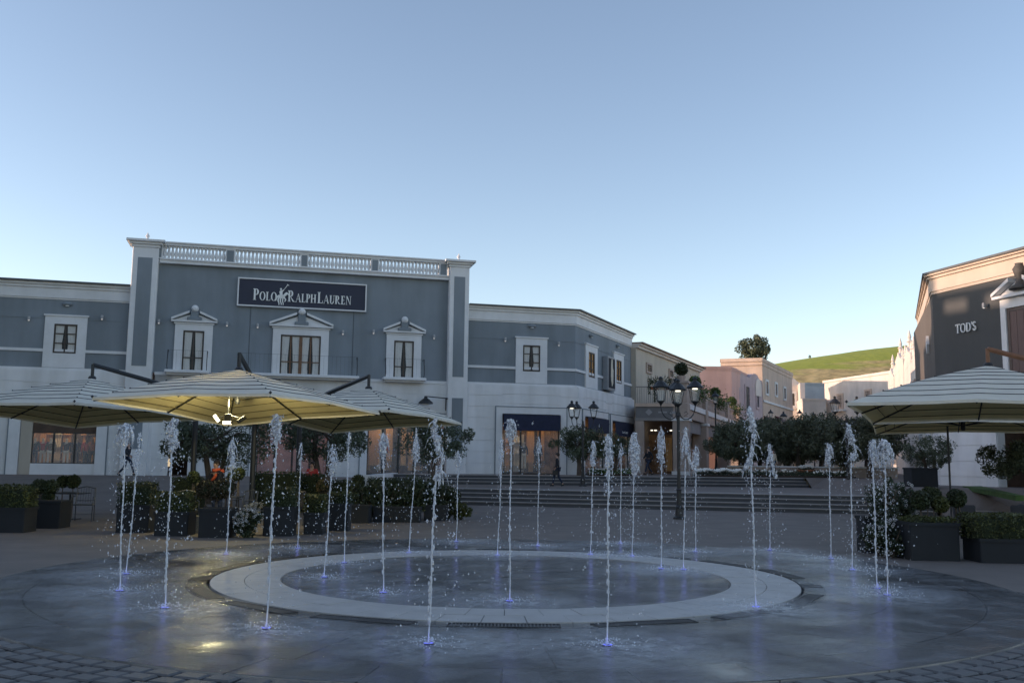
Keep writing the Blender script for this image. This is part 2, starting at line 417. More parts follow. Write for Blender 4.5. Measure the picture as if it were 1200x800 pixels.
# thin sheet of water over the wet slabs
def water_mat():
    m = bpy.data.materials.new('thin_water'); m.use_nodes = True; t = m.node_tree; t.nodes.clear()
    o = t.nodes.new('ShaderNodeOutputMaterial'); tr = t.nodes.new('ShaderNodeBsdfTransparent'); tr.inputs[0].default_value = (.86, .87, .88, 1)
    gl = t.nodes.new('ShaderNodeBsdfGlossy'); gl.inputs['Roughness'].default_value = .09
    foam = t.nodes.new('ShaderNodeBsdfDiffuse'); foam.inputs[0].default_value = (.56, .56, .58, 1)
    fr = t.nodes.new('ShaderNodeFresnel'); fr.inputs['IOR'].default_value = 1.33
    tc = t.nodes.new('ShaderNodeTexCoord')
    def noi(scale, det, stretch=None):
        n = t.nodes.new('ShaderNodeTexNoise'); n.inputs['Scale'].default_value = scale; n.inputs['Detail'].default_value = det
        t.links.new(tc.outputs['Object'], n.inputs['Vector']); return n
    n1 = noi(17, 7); n2 = noi(.9, 7); n3 = noi(42, 5)
    r2 = t.nodes.new('ShaderNodeValToRGB'); r2.color_ramp.elements[0].position = .30; r2.color_ramp.elements[1].position = .70
    t.links.new(n2.outputs['Fac'], r2.inputs['Fac'])          # calm pools / ruffled patches
    add = t.nodes.new('ShaderNodeMath'); add.operation = 'MULTIPLY_ADD'; add.inputs[1].default_value = 1.1
    t.links.new(n3.outputs['Fac'], add.inputs[0]); t.links.new(n1.outputs['Fac'], add.inputs[2])
    mul = t.nodes.new('ShaderNodeMath'); mul.operation = 'MULTIPLY_ADD'; mul.inputs[1].default_value = .55; mul.inputs[2].default_value = .07
    t.links.new(r2.outputs['Color'], mul.inputs[0])
    bp = t.nodes.new('ShaderNodeBump'); bp.inputs['Distance'].default_value = .03
    t.links.new(mul.outputs[0], bp.inputs['Strength']); t.links.new(add.outputs[0], bp.inputs['Height'])
    t.links.new(bp.outputs[0], gl.inputs['Normal']); t.links.new(bp.outputs[0], fr.inputs['Normal'])
    mx = t.nodes.new('ShaderNodeMixShader'); t.links.new(fr.outputs[0], mx.inputs[0]); t.links.new(tr.outputs[0], mx.inputs[1]); t.links.new(gl.outputs[0], mx.inputs[2])
    fm = t.nodes.new('ShaderNodeMixShader'); sc = t.nodes.new('ShaderNodeMath'); sc.operation = 'MULTIPLY'; sc.inputs[1].default_value = .22
    n4 = noi(2.3, 8); r4 = t.nodes.new('ShaderNodeValToRGB'); r4.color_ramp.elements[0].position = .45; r4.color_ramp.elements[1].position = .72
    t.links.new(n4.outputs['Fac'], r4.inputs['Fac'])
    t.links.new(r4.outputs['Color'], sc.inputs[0]); t.links.new(sc.outputs[0], fm.inputs[0])
    t.links.new(mx.outputs[0], fm.inputs[1]); t.links.new(foam.outputs[0], fm.inputs[2]); t.links.new(fm.outputs[0], o.inputs[0])
    return m
WATER = water_mat()
m = polar_sheet([(4.34, 7.238, 2*math.pi*i/96, 2*math.pi*(i+1)/96) for i in range(96)] + [(.01, 3.325, 2*math.pi*i/96, 2*math.pi*(i+1)/96) for i in range(96)], .006)
tag(m.build('fountain_water', WATER), kind='structure')

# setts around the near half of the fountain
setts = bpy.data.objects.new('sett_paving', None); C.objects.link(setts); tag(setts, kind='structure')
cand = []
row = 0; r = R_OUT+.012
rng = random.Random(9)
kerb = []
nk = 110
for i in range(nk):
    a0 = SA0+(SA1-SA0)*i/nk; a1 = SA0+(SA1-SA0)*(i+1)/nk; kerb.append((R_OUT, R_OUT+.15, a0, a1))
while r < 10.5:
    w = .205; n = int((SA1-SA0)*r/.275); off = (row % 2)*.5
    for i in range(-1, n+1):
        a0 = SA0+(SA1-SA0)*(i+off)/n; a1 = SA0+(SA1-SA0)*(i+1+off)/n
        a0 = max(a0, SA0); a1 = min(a1, SA1)
        if a1-a0 > .004: cand.append((r, r+w, a0, a1))
    r += w; row += 1
def vis(c):
    rr = (c[0]+c[1])/2; a = (c[2]+c[3])/2; x = FC.x+rr*math.cos(a); y = FC.y+rr*math.sin(a)
    if y < 7.6: return 1e3+y*-1
    return y + (100 if abs(x) > y*.545 else 0)
def sett(m, c):
    r0, r1, a0, a1 = c; g_ = .016; z = rng.uniform(-.007, .004)
    rm = (r0+r1)/2
    P = []
    for rr, aa in ((r0+g_, a0+g_/rm), (r1-g_, a0+g_/rm), (r1-g_, a1-g_/rm), (r0+g_, a1-g_/rm)):
        rr += rng.uniform(-.006, .006); aa += rng.uniform(-.0008, .0008)
        P.append((FC.x+rr*math.cos(aa), FC.y+rr*math.sin(aa)))
    cx = sum(p[0] for p in P)/4; cy = sum(p[1] for p in P)/4
    vs = [(x,y,-.05) for x,y in P]+[(x,y,z-.014) for x,y in P]+[(cx+(x-cx)*.84, cy+(y-cy)*.84, z) for x,y in P]
    fs = [(8,9,10,11)]
    for k in (0, 4):
        for i in range(4): j = (i+1)%4; fs.append((k+i,k+j,k+4+j,k+4+i))
    m.add(vs, fs)
cand.sort(key=vis)
for c in cand[:260]:
    m = MB(); sett(m, c); m.build('paving_stone', settm, setts)
m = MB()
for c in cand[260:]: sett(m, c)
m.build('paving_stones', settm, setts, kind='stuff')
m = MB()
# ============================================================ lettering (built, not printed)
def ell(cx, cy, rx, ry, a0, a1, n=14): return [(cx+rx*math.cos(R(a0+(a1-a0)*i/n)), cy+ry*math.sin(R(a0+(a1-a0)*i/n))) for i in range(n+1)]
def ringpolys(cx, cy, ro, ri, a0, a1, n=14):
    A = ell(cx, cy, ro[0], ro[1], a0, a1, n); B = ell(cx, cy, ri[0], ri[1], a0, a1, n)
    return [[A[i], A[i+1], B[i+1], B[i]] for i in range(n)]
def rect(x0, x1, z0, z1): return [(x0,z0),(x1,z0),(x1,z1),(x0,z1)]
def glyph(ch, st=.17, th=.055, sf=True):
    """polygons of a capital on a 1-high box, and its width"""
    h = .045; P = []
    def serif(x0, x1, z): 
        if sf: P.append(rect(x0, x1, 0, h) if z == 0 else rect(x0, x1, 1-h, 1))
    if ch in 'PR':
        P.append(rect(.08,.08+st,0,1)); serif(0,.16+st,0); serif(0,.1,1); P.append(rect(.08+st,.36,1-th,1)); P.append(rect(.08+st,.36,.46,.46+th))
        P += ringpolys(.36,.73,(.27,.27),(.27-st,.27-th),-90,90)
        if ch == 'P': return P, .66
        P.append([(.30,.48),(.36,.46),(.82,0),(.60,0)]); 
        if sf: P.append(rect(.60,.90,0,h))
        return P, .88
    if ch == 'O': return ringpolys(.43,.5,(.43,.51),(.43-st,.51-th),0,360,28), .88
    if ch == 'L':
        P += [rect(.08,.08+st,0,1), rect(.08+st,.62,0,th), [(.56,th),(.62,th),(.65,.26),(.61,.26)]]; serif(0,.16+st,1); serif(0,.1,0); return P, .66
    if ch == 'A':
        P += [[(.06,0),(.06+th,0),(.44,1),(.38,1)], [(.62,0),(.62+st,0),(.46,1),(.38,.98)], rect(.22,.62,.30,.30+th)]
        serif(-.02,.20,0); serif(.54,.88,0); return P, .86
    if ch == 'H':
        P += [rect(.08,.08+st,0,1), rect(.60,.60+st,0,1), rect(.08+st,.60,.48,.48+th)]
        for z in (0,1): serif(0,.16+st,z); serif(.52,.68+st,z)
        return P, .85
    if ch == 'U':
        P += [rect(.08,.08+st,.3,1), rect(.62,.62+th,.3,1)]; P += ringpolys(.08+(.54+th)/2,.3,((.54+th)/2,.31),((.54+th)/2-st*.75,.31-th*1.4),180,360)
        serif(0,.16+st,1); serif(.54,.76,1); return P, .78
    if ch == 'E':
        P += [rect(.08,.08+st,0,1), rect(.08+st,.6,0,th), rect(.08+st,.58,1-th,1), rect(.08+st,.46,.48,.48+th), rect(.56,.62,th,.24), rect(.54,.60,.78,1-th), rect(.42,.46,.40,.62)]
        serif(0,.1,0); serif(0,.1,1); return P, .68
    if ch == 'N':
        P += [rect(.10,.10+th,0,1), rect(.70,.70+th,0,1), [(.06,1),(.26,1),(.75,0),(.68,0)]]; serif(0,.24,0); serif(.60,.86,1); return P, .84
    if ch == 'T':
        P += [rect(.28,.28+st,0,1-th), rect(.0,.74,1-th,1)]; 
        if sf: P += [rect(.0,.045,.80,1-th), rect(.695,.74,.80,1-th)]; serif(.2,.36+st,0)
        return P, .76
    if ch == 'D':
        P += [rect(.08,.08+st,0,1), rect(.08+st,.32,1-th,1), rect(.08+st,.32,0,th)]; P += ringpolys(.32,.5,(.46,.5),(.46-st,.5-th),-90,90); return P, .82
    if ch == 'S':
        P += ringpolys(.28,.735,(.235,.275),(.235-th*1.6,.275-th*1.5),20,180); P += ringpolys(.28,.735,(.235,.275),(.235-th*1.6,.275-st*.9),180,275)
        P += ringpolys(.27,.27,(.25,.28),(.25-st*.8,.28-th*1.5),-180,70); return P, .56
    if ch == "'": return [[(.05,1.02),(.15,1.02),(.11,.72),(.07,.72)]], .18
    return [], .3
def letters(parent, fr, text, x, z, cap, small=None, mt=None, depth=.05, y=0, st=.17, th=.055, sf=True, gap=.06, hs=1.0):
    """text: first letter of each word at cap height, the others at 'small'; returns end x"""
    first = True
    for ch in text:
        if ch == ' ': x += cap*.16; first = True; continue
        hgt = cap if (first or small is None) else small
        if ch == '^': first = True; continue
        P, w = glyph(ch, st, th, sf); m = MB()
        for p in P: m.prism([(x+a*hgt*hs, z+b*hgt) for a, b in p], y-depth, y)
        m.build('letter', mt or letterw, parent, fr=fr)
        x += (w+gap)*hgt*hs; first = False
    return x
def textwidth(text, cap, small, gap=.06, st=.17):
    first = True; x = 0
    for ch in text:
        if ch == ' ': x += cap*.16; first = True; continue
        x += (glyph(ch, st)[1]+gap)*(cap if (first or small is None) else small); first = False
    return x
def rider(parent, fr, x, z, h, y=0, depth=.04, mt=None):
    """white emblem: rider on a horse, seen from the side, swinging a long mallet"""
    u = lambda pts: [(x+a*h, z+b*h) for a, b in pts]
    m = MB()
    for pts in ([(-.20,.42),(.14,.40),(.20,.52),(.10,.62),(-.16,.60),(-.24,.54)],                 # horse trunk
                [(.08,.50),(.20,.52),(.33,.66),(.40,.60),(.42,.66),(.31,.78),(.24,.77),(.10,.62)],  # neck and head
                [(-.24,.56),(-.18,.55),(-.27,.30),(-.31,.22),(-.33,.30)],                           # tail
                [(-.20,.46),(-.10,.44),(-.14,.28),(-.09,.12),(-.10,.02),(-.15,.02),(-.15,.12),(-.22,.28)],
                [(-.08,.44),(.00,.44),(-.02,.26),(.04,.10),(.02,.02),(-.02,.02),(-.02,.10),(-.09,.26)],
                [(.04,.44),(.12,.42),(.10,.26),(.14,.12),(.13,.02),(.09,.02),(.09,.12),(.04,.26)],
                [(.13,.44),(.19,.50),(.28,.34),(.22,.22),(.17,.22),(.21,.34)],
                [(-.08,.56),(.06,.58),(.05,.82),(-.03,.88),(-.13,.80)],                             # rider trunk
                [(-.04,.60),(.08,.58),(.12,.38),(.06,.36)],                                        # rider leg
                [(.00,.84),(.06,.80),(.14,.90),(.10,.94)],                                         # raised arm
                [(.10,.90),(.13,.90),(.34,1.20),(.31,1.22)], [(.28,1.22),(.40,1.16),(.41,1.19),(.29,1.25)]):
        m.prism(u(pts), y-depth, y)
    m.prism(u(ell(-.04,.94,.055,.06,0,360,12)[:-1]), y-depth, y)
    return m.build('emblem', mt or letterw, parent, fr=fr)

# ============================================================ the grey store on the left
PA = Plane((0, 52.95), (3.88, 53.96))             # street front (origin at s = 0)
CORN = (3.88, 53.96); STREET = (8.36, 64.0)
PB = Plane(CORN, STREET)                          # side facing the street
store = thing('department_store', 'grey two-storey store with white ground floor, parapet balusters and a navy name board', 'building', PA.M)
GB = 6.09                                         # top of the white ground floor
def s_of(px, py=450): return PA(px, py)[0]
cornerS = PA.inv @ Vector((CORN[0], CORN[1], 0)); SC = cornerS.x
# volumes: upper walls
xL, xP0, xP1, xR0 = -42.0, s_of(147), s_of(548), SC
T0, T1 = s_of(180), s_of(524)
m = MB()
m.box(xL, s_of(148), .35, 14, GB, 9.6)                       # left wing
m.build('wall', grey, store)
m = MB(); m.box(T0-.8, T1+.8, .25, 14, GB, 11.72); m.build('wall', grey, store)
# right wing and street side share one mitred volume
def wing_poly(o):                                            # outline pushed out by o
    a = PA.inv @ Vector((CORN[0], CORN[1], 0)); b = PA.inv @ Vector((STREET[0], STREET[1], 0))
    d1 = Vector((1,0,0)); d2 = (b-a).normalized(); n1 = Vector((0,-1,0)); n2 = Vector((d2.y, -d2.x, 0))
    bis = (n1+n2).normalized(); k = o/bis.dot(n1)
    return a+bis*k, b+n2*o, n1, n2
def wing(m, x0, o, z0, z1, back=12, s_end=None):
    c, e, n1, n2 = wing_poly(o)
    P = [(x0, -o), (c.x, c.y), (e.x, e.y), (e.x-n2.x*(back+o), e.y-n2.y*(back+o)+2), (x0, back)]
    m.slab(P, z0, z1)
m = MB(); wing(m, xP1-.5, -.35, GB, 9.6); m.build('wall', grey, store)
# cornices: stepped profile
def cornice_run(parent, mt, fn, zs, name='cornice'):
    m = MB()
    for (o, z0, z1) in zs: fn(m, o, z0, z1)
    m.build(name, mt, parent)
prof = [(.0, 9.58, 9.66), (.05, 9.661, 10.16), (.12, 10.161, 10.30), (.22, 10.301, 10.42)]
def lw(m, o, z0, z1): m.box(xL, s_of(148)-.02, .35-.04-o, 14, z0, z1)
cornice_run(store, trim, lw, [(o, z0, z1) for o, z0, z1 in prof])
cornice_run(store, trim, lambda m, o, z0, z1: wing(m, xP1+.02, -.35+.04+o, z0, z1, 12+o), prof)
le_ = mat('lead_edge', (.10,.11,.12), .6, .1, 3)
m = MB(); m.box(xL, s_of(148)-.05, -.05, 14.1, 10.42, 10.50); m.build('roof_edge', le_, store)
m = MB(); wing(m, xP1+.04, .05, 10.42, 10.49); m.build('roof_edge', le_, store)
# string course and thin upper line
def band(z0, z1, o, mt, name):
    m = MB(); m.box(xL, s_of(147)-.01, .35-o, .45, z0, z1); m.build(name, mt, store)
    m = MB(); wing(m, xP1+.01, -.35+o, z0, z1, 5); m.build(name, mt, store)
band(6.95, 7.09, .07, trim, 'string_course'); band(8.62, 8.68, .02, grey, 'wall_groove_band')
m = MB(); m.box(xL, s_of(147), .22, .36, GB-.10, GB+.06); m.build('ledge', trim, store)
m = MB(); wing(m, xP1, -.26, GB-.10, GB+.06, 5); m.build('ledge', trim, store)
m = MB(); m.box(T0, T1, .08, .3, GB-.14, GB+.02); m.build('ledge', trim, store)

# white ground floor built of rendered courses with recessed joints; openings left free
BASE = .45
def courses(plane, parent, spans, ztop, off, mt, h=.62, thick=.35, zb=BASE):
    """spans: [(s0, s1, z0, z1)] wall panels"""
    for s0, s1, z0, z1 in spans:
        n = max(1, round((z1-z0)/h)); d = (z1-z0)/n
        for k in range(n):
            m = MB(); m.box(s0, s1, off, off+thick, z0+k*d+(.035 if k else 0), z0+(k+1)*d); m.build('wall_course', mt, parent, fr=plane.M)
        m = MB(); m.box(s0+.01, s1-.01, off+.03, off+thick-.02, z0+.01, z1-.01); m.build('wall_core', trim, parent, fr=plane.M)
def opening(plane, px0, px1, py_top, off=0): return plane(px0, 500, off)[0], plane(px1, 500, off)[0], plane((px0+px1)/2, py_top, off)[1]
OA = opening(PA, 23, 113, 481)        # left display
OB = opening(PA, 178, 222, 492)       # dark entrance
OC = opening(PA, 302, 385, 490)       # centre window
OD = opening(PA, 431, 523, 492)       # lit shop, right of the centre
OE = opening(PA, 589, 657, 485)       # right wing awning shop
gtop = GB-.06
yo = .12
spans = []
def fill(x0, x1, ops, zt):
    x = x0
    for a, b, z in ops:
        spans.append((x, a, BASE, zt)); spans.append((a, b, z, zt)); x = b
    spans.append((x, x1, BASE, zt))
fill(xL, xP0+.0, [OA[:2]+(OA[2],)], gtop); fill(xP0+2.2, T1, [OB[:2]+(OB[2],), OC[:2]+(OC[2],), OD[:2]+(OD[2],)], gtop)
fill(xP1+.02, SC-.02, [OE[:2]+(OE[2],)], gtop)
courses(PA, store, spans, gtop, yo, white)
OF = opening(PB, 687, 712, 489); OG = opening(PB, 719, 741, 494)
spans = []
fill(.02, PB.L, [OF[:2]+(OF[2],), OG[:2]+(OG[2],)], gtop)
courses(PB, store, spans, gtop, yo, white, zb=1.0)
# pilasters of the tall centre
def pilaster(x0, x1, z1, name='pilaster'):
    m = MB(); m.bbox(x0, x1, -.22, .5, BASE, z1, .03); o = m.build(name, trim, store)
    for (za, zb) in ((6.35, z1-.55), (2.2, 5.2)):
        p = MB(); w = (x1-x0); p.box(x0+w*.22, x1-w*.22, -.235, -.19, za, zb); p.build('inset_panel', grey, o)
    c = MB()
    for o_, z0, z2 in ((.05, z1-.01, z1+.14), (.16, z1+.13, z1+.26), (.30, z1+.25, z1+.36)): c.box(x0-o_, x1+o_, -.22-o_, .9+o_, z0, z2)
    c.box(x0, x1, .3, .9, z1-1.2, z1)
    c.build('capital', trim, store)
    f = MB(); f.lathe([(.16, 0), (.16, .06), (.05, .1), (.05, .2), (.11, .3), (.04, .42), (.01, .5)], 10, ((x0+x1)/2, .2, z1+.35)); f.build('finial', trim, store)
ZT = 12.45
pilaster(s_of(147, 440), s_of(178, 440), ZT); pilaster(s_of(524), s_of(547), ZT)
# balustrade
zb0 = 11.72
m = MB(); m.box(T0-.05, T1+.05, -.02, .34, zb0, zb0+.17); m.box(T0-.05, T1+.05, -.09, .40, zb0+.171, zb0+.23); m.build('balustrade_base', trim, store)
zt0 = zb0+.23+.70
m = MB(); m.box(T0-.05, T1+.05, -.02, .34, zt0, zt0+.12); m.box(T0-.05, T1+.05, -.09, .40, zt0+.121, zt0+.19); m.build('balustrade_rail', trim, store)
posts = [(181,191),(264,276),(352,362),(435,445),(515,525)]
bal = MB(); bal.lathe([(.095,0),(.095,.06),(.06,.09),(.095,.22),(.10,.30),(.06,.50),(.055,.58),(.09,.62),(.09,.70)], 8); 
bal0 = None
prev = None
for a, b in posts:
    x0, x1 = PA(a, 300)[0], PA(b, 300)[0]
    m = MB(); m.box(x0, x1, .01, .31, zb0+.232, zt0-.002); m.build('baluster_pier', trim, store)
    m = MB(); m.box(x0+.08, x1-.08, -.01, .02, zb0+.28, zt0-.06); m.build('pier_panel', grey, store)
    if prev is not None:
        n = 17; 
        for k in range(n):
            x = prev+(x0-prev)*(k+.5)/n
            if bal0 is None: bal0 = bal.build('baluster', trim, store); q = bal0; 
            else: q = bal0.copy(); C.objects.link(q)
            q.location = (x, .16, zb0+.231)
    prev = x1
# seams in the render below the board
for px in (292, 414):
    x = s_of(px, 400); m = MB(); m.box(x-.018, x+.018, .235, .26, GB+.1, 10.3); m.build('render_seam', mat('seam', (.10,.12,.14), .8, 0), store)

def window(plane, px0, px1, py0, py1, off, cols, rows, wood=darkwood, parent=store, lowrail=.3, hang=True, glow=None, midpost=None):
    """a framed casement with glass and curtains; off = face of the wall it sits on (towards the viewer negative y)"""
    cx = (px0+px1)/2
    x0 = plane(px0, (py0+py1)/2)[0]; x1 = plane(px1, (py0+py1)/2)[0]
    z1 = plane(cx, py0)[1]; z0 = plane(cx, py1)[1]
    y = off
    m = MB(); t = .07
    m.box(x0, x1, y-.06, y+.02, z0, z0+t); m.box(x0, x1, y-.06, y+.02, z1-t, z1)
    m.box(x0, x0+t, y-.06, y+.02, z0+t, z1-t); m.box(x1-t, x1, y-.06, y+.02, z0+t, z1-t)
    w = m.build('window', wood, parent, fr=plane.M)
    sash = MB()
    for k in range(1, cols):
        xx = x0+(x1-x0)*k/cols; hw = .035 if not midpost else (.085 if k == cols//2 else .035)
        sash.box(xx-hw, xx+hw, y-.055, y+.015, z0+t, z1-t)
    for k in range(cols):
        a = x0+(x1-x0)*k/cols+.05; b = x0+(x1-x0)*(k+1)/cols-.05
        for zz in rows:
            zc = z0+(z1-z0)*zz; sash.box(a, b, y-.045, y+.01, zc-.025, zc+.025)
    sash.build('glazing_bars', brownwood if midpost else wood, w, fr=plane.M)
    g_ = MB(); g_.box(x0+t, x1-t, y-.024, y-.018, z0+t, z1-t); g_.build('pane', glassdark, w, fr=plane.M)
    b_ = MB(); b_.box(x0+.02, x1-.02, y+.012, y+.03, z0+.02, z1-.02); b_.build('room_backing', mat('unlit_room', (.035,.038,.042), .7, .2, 2) if not glow else shopwood, w, fr=plane.M)  # thin board behind the glass; dark room and warm glow are painted colours
    if hang:
        c = MB(); rq = random.Random(int(px0*7)); tie = rq.uniform(.22, .42); nar = rq.uniform(.76, .88)
        for k in range(cols):
            a = x0+(x1-x0)*k/cols+.07; b = x0+(x1-x0)*(k+1)/cols-.07; d = (b-a)
            left = (k % 2 == 0); H_ = z1-z0-2*t
            for j in range(6):                        # gathered curtain: strips that are tied back low down
                u0, u1 = j/6, (j+1)/6
                def xs(u, tt): 
                    pin = nar+(1-nar)*(abs(tt-tie)/(1-tie))**.8
                    return (a+d*u*pin) if left else (b-d*u*pin)
                for q in range(6):
                    t0, t1 = q/6, (q+1)/6; yy = y+.004 if j % 2 else y-.006
                    c.add([(xs(u0,t0), yy, z0+t+H_*t0), (xs(u1,t0), yy, z0+t+H_*t0), (xs(u1,t1), yy, z0+t+H_*t1), (xs(u0,t1), yy, z0+t+H_*t1)], [(0,1,2,3)])
        c.build('curtain', curtain, w, fr=plane.M)
    return x0, x1, z0, z1
def surround(plane, x0, x1, z0, z1, e, top, off, parent=store, panel_to=None, mt=None):
    m = MB(); mt = mt or trim
    zb = panel_to if panel_to is not None else z0-.02
    m.box(x0-e, x0-.01, off-.07, off+.02, zb, z1+top); m.box(x1+.01, x1+e, off-.07, off+.02, zb, z1+top)
    m.box(x0-.0099, x1+.0099, off-.07, off+.02, z1+.01, z1+top)
    if panel_to is not None: m.box(x0-.0099, x1+.0099, off-.07, off+.02, panel_to, z0-.01)
    m.box(x0-e-.06, x1+e+.06, off-.12, off+.02, z1+top+.001, z1+top+.08)
    m.build('window_surround', mt, parent, fr=plane.M)
# left wing window
a = window(PA, 61.5, 88.5, 379, 413, .33, 2, (.34, .67)); surround(PA, *a, .45, .40, .33, panel_to=GB+.08)
# right wing window
a = window(PA, 614.5, 634.5, 404, 434.5, .33, 2, (.34, .67)); surround(PA, *a, .42, .40, .33, panel_to=GB+.08)
# street side windows, warm room light put into the backing colour
for px0, px1, py0, py1 in ((695, 702, 413, 442), (727, 733, 422, 449)):
    a = window(PB, px0, px1, py0, py1, .33, 2, (.34, .67), hang=False, glow=1); surround(PB, *a, .5, .40, .33, panel_to=GB+.08)
# the three pedimented windows of the centre
def pediment(x0, x1, z, off, parent=store):
    xm = (x0+x1)/2; w = (x1-x0)/2
    m = MB(); m.box(x0, x1, off-.22, off+.02, z, z+.09)
    for s in (-1, 1):
        m.prism([(xm+s*w, z+.091), (xm+s*w, z+.20), (xm+s*.26, z+.20+w*.34), (xm+s*.26, z+.08+w*.34)][::s], off-.26, off+.02)
    m.prism([(xm-w*.9, z+.092), (xm+w*.9, z+.092), (xm+.1, z+.1+w*.30), (xm-.1, z+.1+w*.30)], off-.06, off+.02)
    p = m.build('pediment', trim, parent)
    m = MB(); m.bbox(xm-.36, xm+.36, off-.24, off+.02, z+.092, z+.27, .03); m.bbox(xm-.2, xm+.2, off-.2, off+.02, z+.271, z+.271+w*.22+.06, .03); m.build('pedestal', grey, p)
    m = MB(); m.blob((xm, off-.12, z+.48+w*.2), .19, amp=0, nu=14, nv=10); m.build('ball', trim, p, smooth=True)
def balcony(px0, px1, z, off):
    x0, x1 = s_of(px0, 440), s_of(px1, 440)
    m = MB(); m.bbox(x0, x1, off-.75, off+.1, z-.14, z, .03); m.box(x0+.1, x1-.1, off-.55, off+.1, z-.24, z-.141); b = m.build('balcony', trim, store)
    for x in (x0+.12, x1-.12):                       # belly-shaped end stays
        m = MB()
        m.tube([(x, off-.50, z), (x, off-.72, z+.18), (x, off-.70, z+.5), (x, off-.55, z+.78), (x, off-.58, z+1.0)], .022, 5)
        m.tube([(x, off-.02, z+.98), (x, off-.58, z+1.0)], .018, 5)
        m.build('railing_stay', iron, b)
    m = MB(); m.tube([(x0+.12, off-.58, z+1.0), (x1-.12, off-.58, z+1.0)], .005, 4)
    n = int((x1-x0)/.22)
    for k in range(1, n): 
        x = x0+.12+(x1-x0-.24)*k/n; m.tube([(x, off-.52, z), (x, off-.70, z+.3), (x, off-.58, z+1.0)], .0035, 3, caps=False)
    m.build('railing', iron, b)
for (q, cols, mid, ped, bal_) in (((213.5, 238, 387, 435), 2, None, (206, 248), (193, 245)), ((328.5, 375.5, 392.5, 440), 4, 1, (320, 386), (275, 420)), ((462, 485, 399, 445), 2, None, (455, 494), (448, 498))):
    a = window(PA, *q, .22, cols, (.34,), midpost=mid); surround(PA, *a, .42, .34, .22)
    x0, x1 = s_of(ped[0], 380), s_of(ped[1], 380)
    pediment(a[0]-.62, a[1]+.62, a[3]+.44, .22)
    balcony(bal_[0], bal_[1], GB+.12 if cols == 2 else GB+.10, .22)

# recessed lit shops behind the openings
def shop(plane, op, zb, depth=3.2, warm=True, parent=store, strength=None, wallm=None, frame_lines=True, floor=None, glow=warmglow, nl=3):
    x0, x1, zt = op
    m = MB(); wm = wallm or interior
    m.box(x0-.1, x1+.1, depth+.35, depth+.5, zb-.1, zt+.1); m.box(x0-.12, x0-.02, .48, depth+.34, zb-.1, zt+.1); m.box(x1+.02, x1+.12, .48, depth+.34, zb-.1, zt+.1)
    m.build('shop_interior', wm, parent, fr=plane.M)
    m = MB(); m.box(x0-.1, x1+.1, .5, depth+.34, zt+.0, zt+.1); m.box(x0-.1, x1+.1, .3, depth+.34, zb-.12, zb+.02); m.build('shop_floor_and_ceiling', interiord, parent, fr=plane.M)
    if warm:
        for k in range(nl):
            xx = x0+(x1-x0)*(k+.5)/nl; l = MB(); l.box(xx-.22, xx+.22, 1.4, 1.7, zt-.06, zt-.005); l.build('ceiling_lamp', glow, parent, fr=plane.M)
def shopframe(plane, x0, x1, zt, zb, off, parent=store, e=.36):
    m = MB(); m.box(x0-e, x0, off-.06, off+.38, zb, zt+e); m.box(x1, x1+e, off-.06, off+.38, zb, zt+e); m.box(x0+.001, x1-.001, off-.06, off+.38, zt, zt+e)
    m.build('shop_surround', trim, parent, fr=plane.M)
    l = MB(); w = .05; a, b, c = x0-e, x1+e, zt+e
    l.box(a-w, a, off-.075, off+.03, zb, c+w); l.box(b, b+w, off-.075, off+.03, zb, c+w); l.box(a, b, off-.075, off+.03, c+.001, c+w); l.build('dark_outline', grey, parent, fr=plane.M)
def panes(plane, x0, x1, z0, z1, n, off, parent=store, mt=None):
    for k in range(n):
        a = x0+(x1-x0)*k/n; b = x0+(x1-x0)*(k+1)/n
        f = MB(); t = .045
        f.box(a+.002, a+t, off-.03, off+.03, z0, z1); f.box(b-t, b-.002, off-.03, off+.03, z0, z1); f.box(a+t, b-t, off-.03, off+.03, z0, z0+t); f.box(a+t, b-t, off-.03, off+.03, z1-t, z1)
        o = f.build('shop_window', mt or iron, parent, fr=plane.M)
        g_ = MB(); g_.box(a+t, b-t, off-.006, off, z0+t, z1-t); g_.build('pane', shopglass, o, fr=plane.M)
# left display: beige jamb, dark head band, glass, pale sill
jb = s_of(37, 500)
shop(PA, (jb, OA[1], OA[2]), .85, nl=4); shopframe(PA, OA[0], OA[1], OA[2], BASE, yo, e=.5)
m = MB(); m.box(OA[0]+.01, jb, yo+.1, .6, BASE, OA[2]-.01); m.build('beige_jamb', beigewall, store)
m = MB(); m.box(jb+.01, OA[1]-.01, yo+.22, yo+.36, OA[2]-1.05, OA[2]-.01); m.build('head_band', interiord, store)
zs = PA(75, 543)[1]
m = MB(); m.box(jb+.01, OA[1]-.01, yo+.05, .6, .80, zs); m.build('display_sill', trim, store)
panes(PA, jb+.01, OA[1]-.01, zs, OA[2]-1.05, 3, yo+.2)
# dark entrance with a pale self-glowing poster, centre window, right shop
shop(PA, OB, .9, warm=False, wallm=interiord); shopframe(PA, *OB, BASE, yo)
m = MB(); x0, x1 = s_of(184, 530), s_of(201, 530); m.box(x0, x1, yo+.1, yo+.16, 1.35, 3.2); m.build('poster_panel', mat('cream_glow', (.55,.42,.25), .6, .3, 1.5, emit=(1,.75,.45), es=.25), store)  # cream sheet given a faint warm glow of its own
shop(PA, OC, .95, wallm=mat('rose_shop_wall', (.45,.22,.20), .8, .3, .7), nl=2); shopframe(PA, *OC, BASE, yo); panes(PA, OC[0], OC[1], .98, OC[2], 4, yo+.2)
shop(PA, OD, 1.0, nl=2); shopframe(PA, *OD, BASE, yo); panes(PA, OD[0], OD[1], 1.05, OD[2], 5, yo+.2)
shop(PA, OE, 1.12, nl=3); shopframe(PA, *OE, BASE, yo); panes(PA, OE[0], OE[1], 1.14, OE[2]-.6, 3, yo+.2)
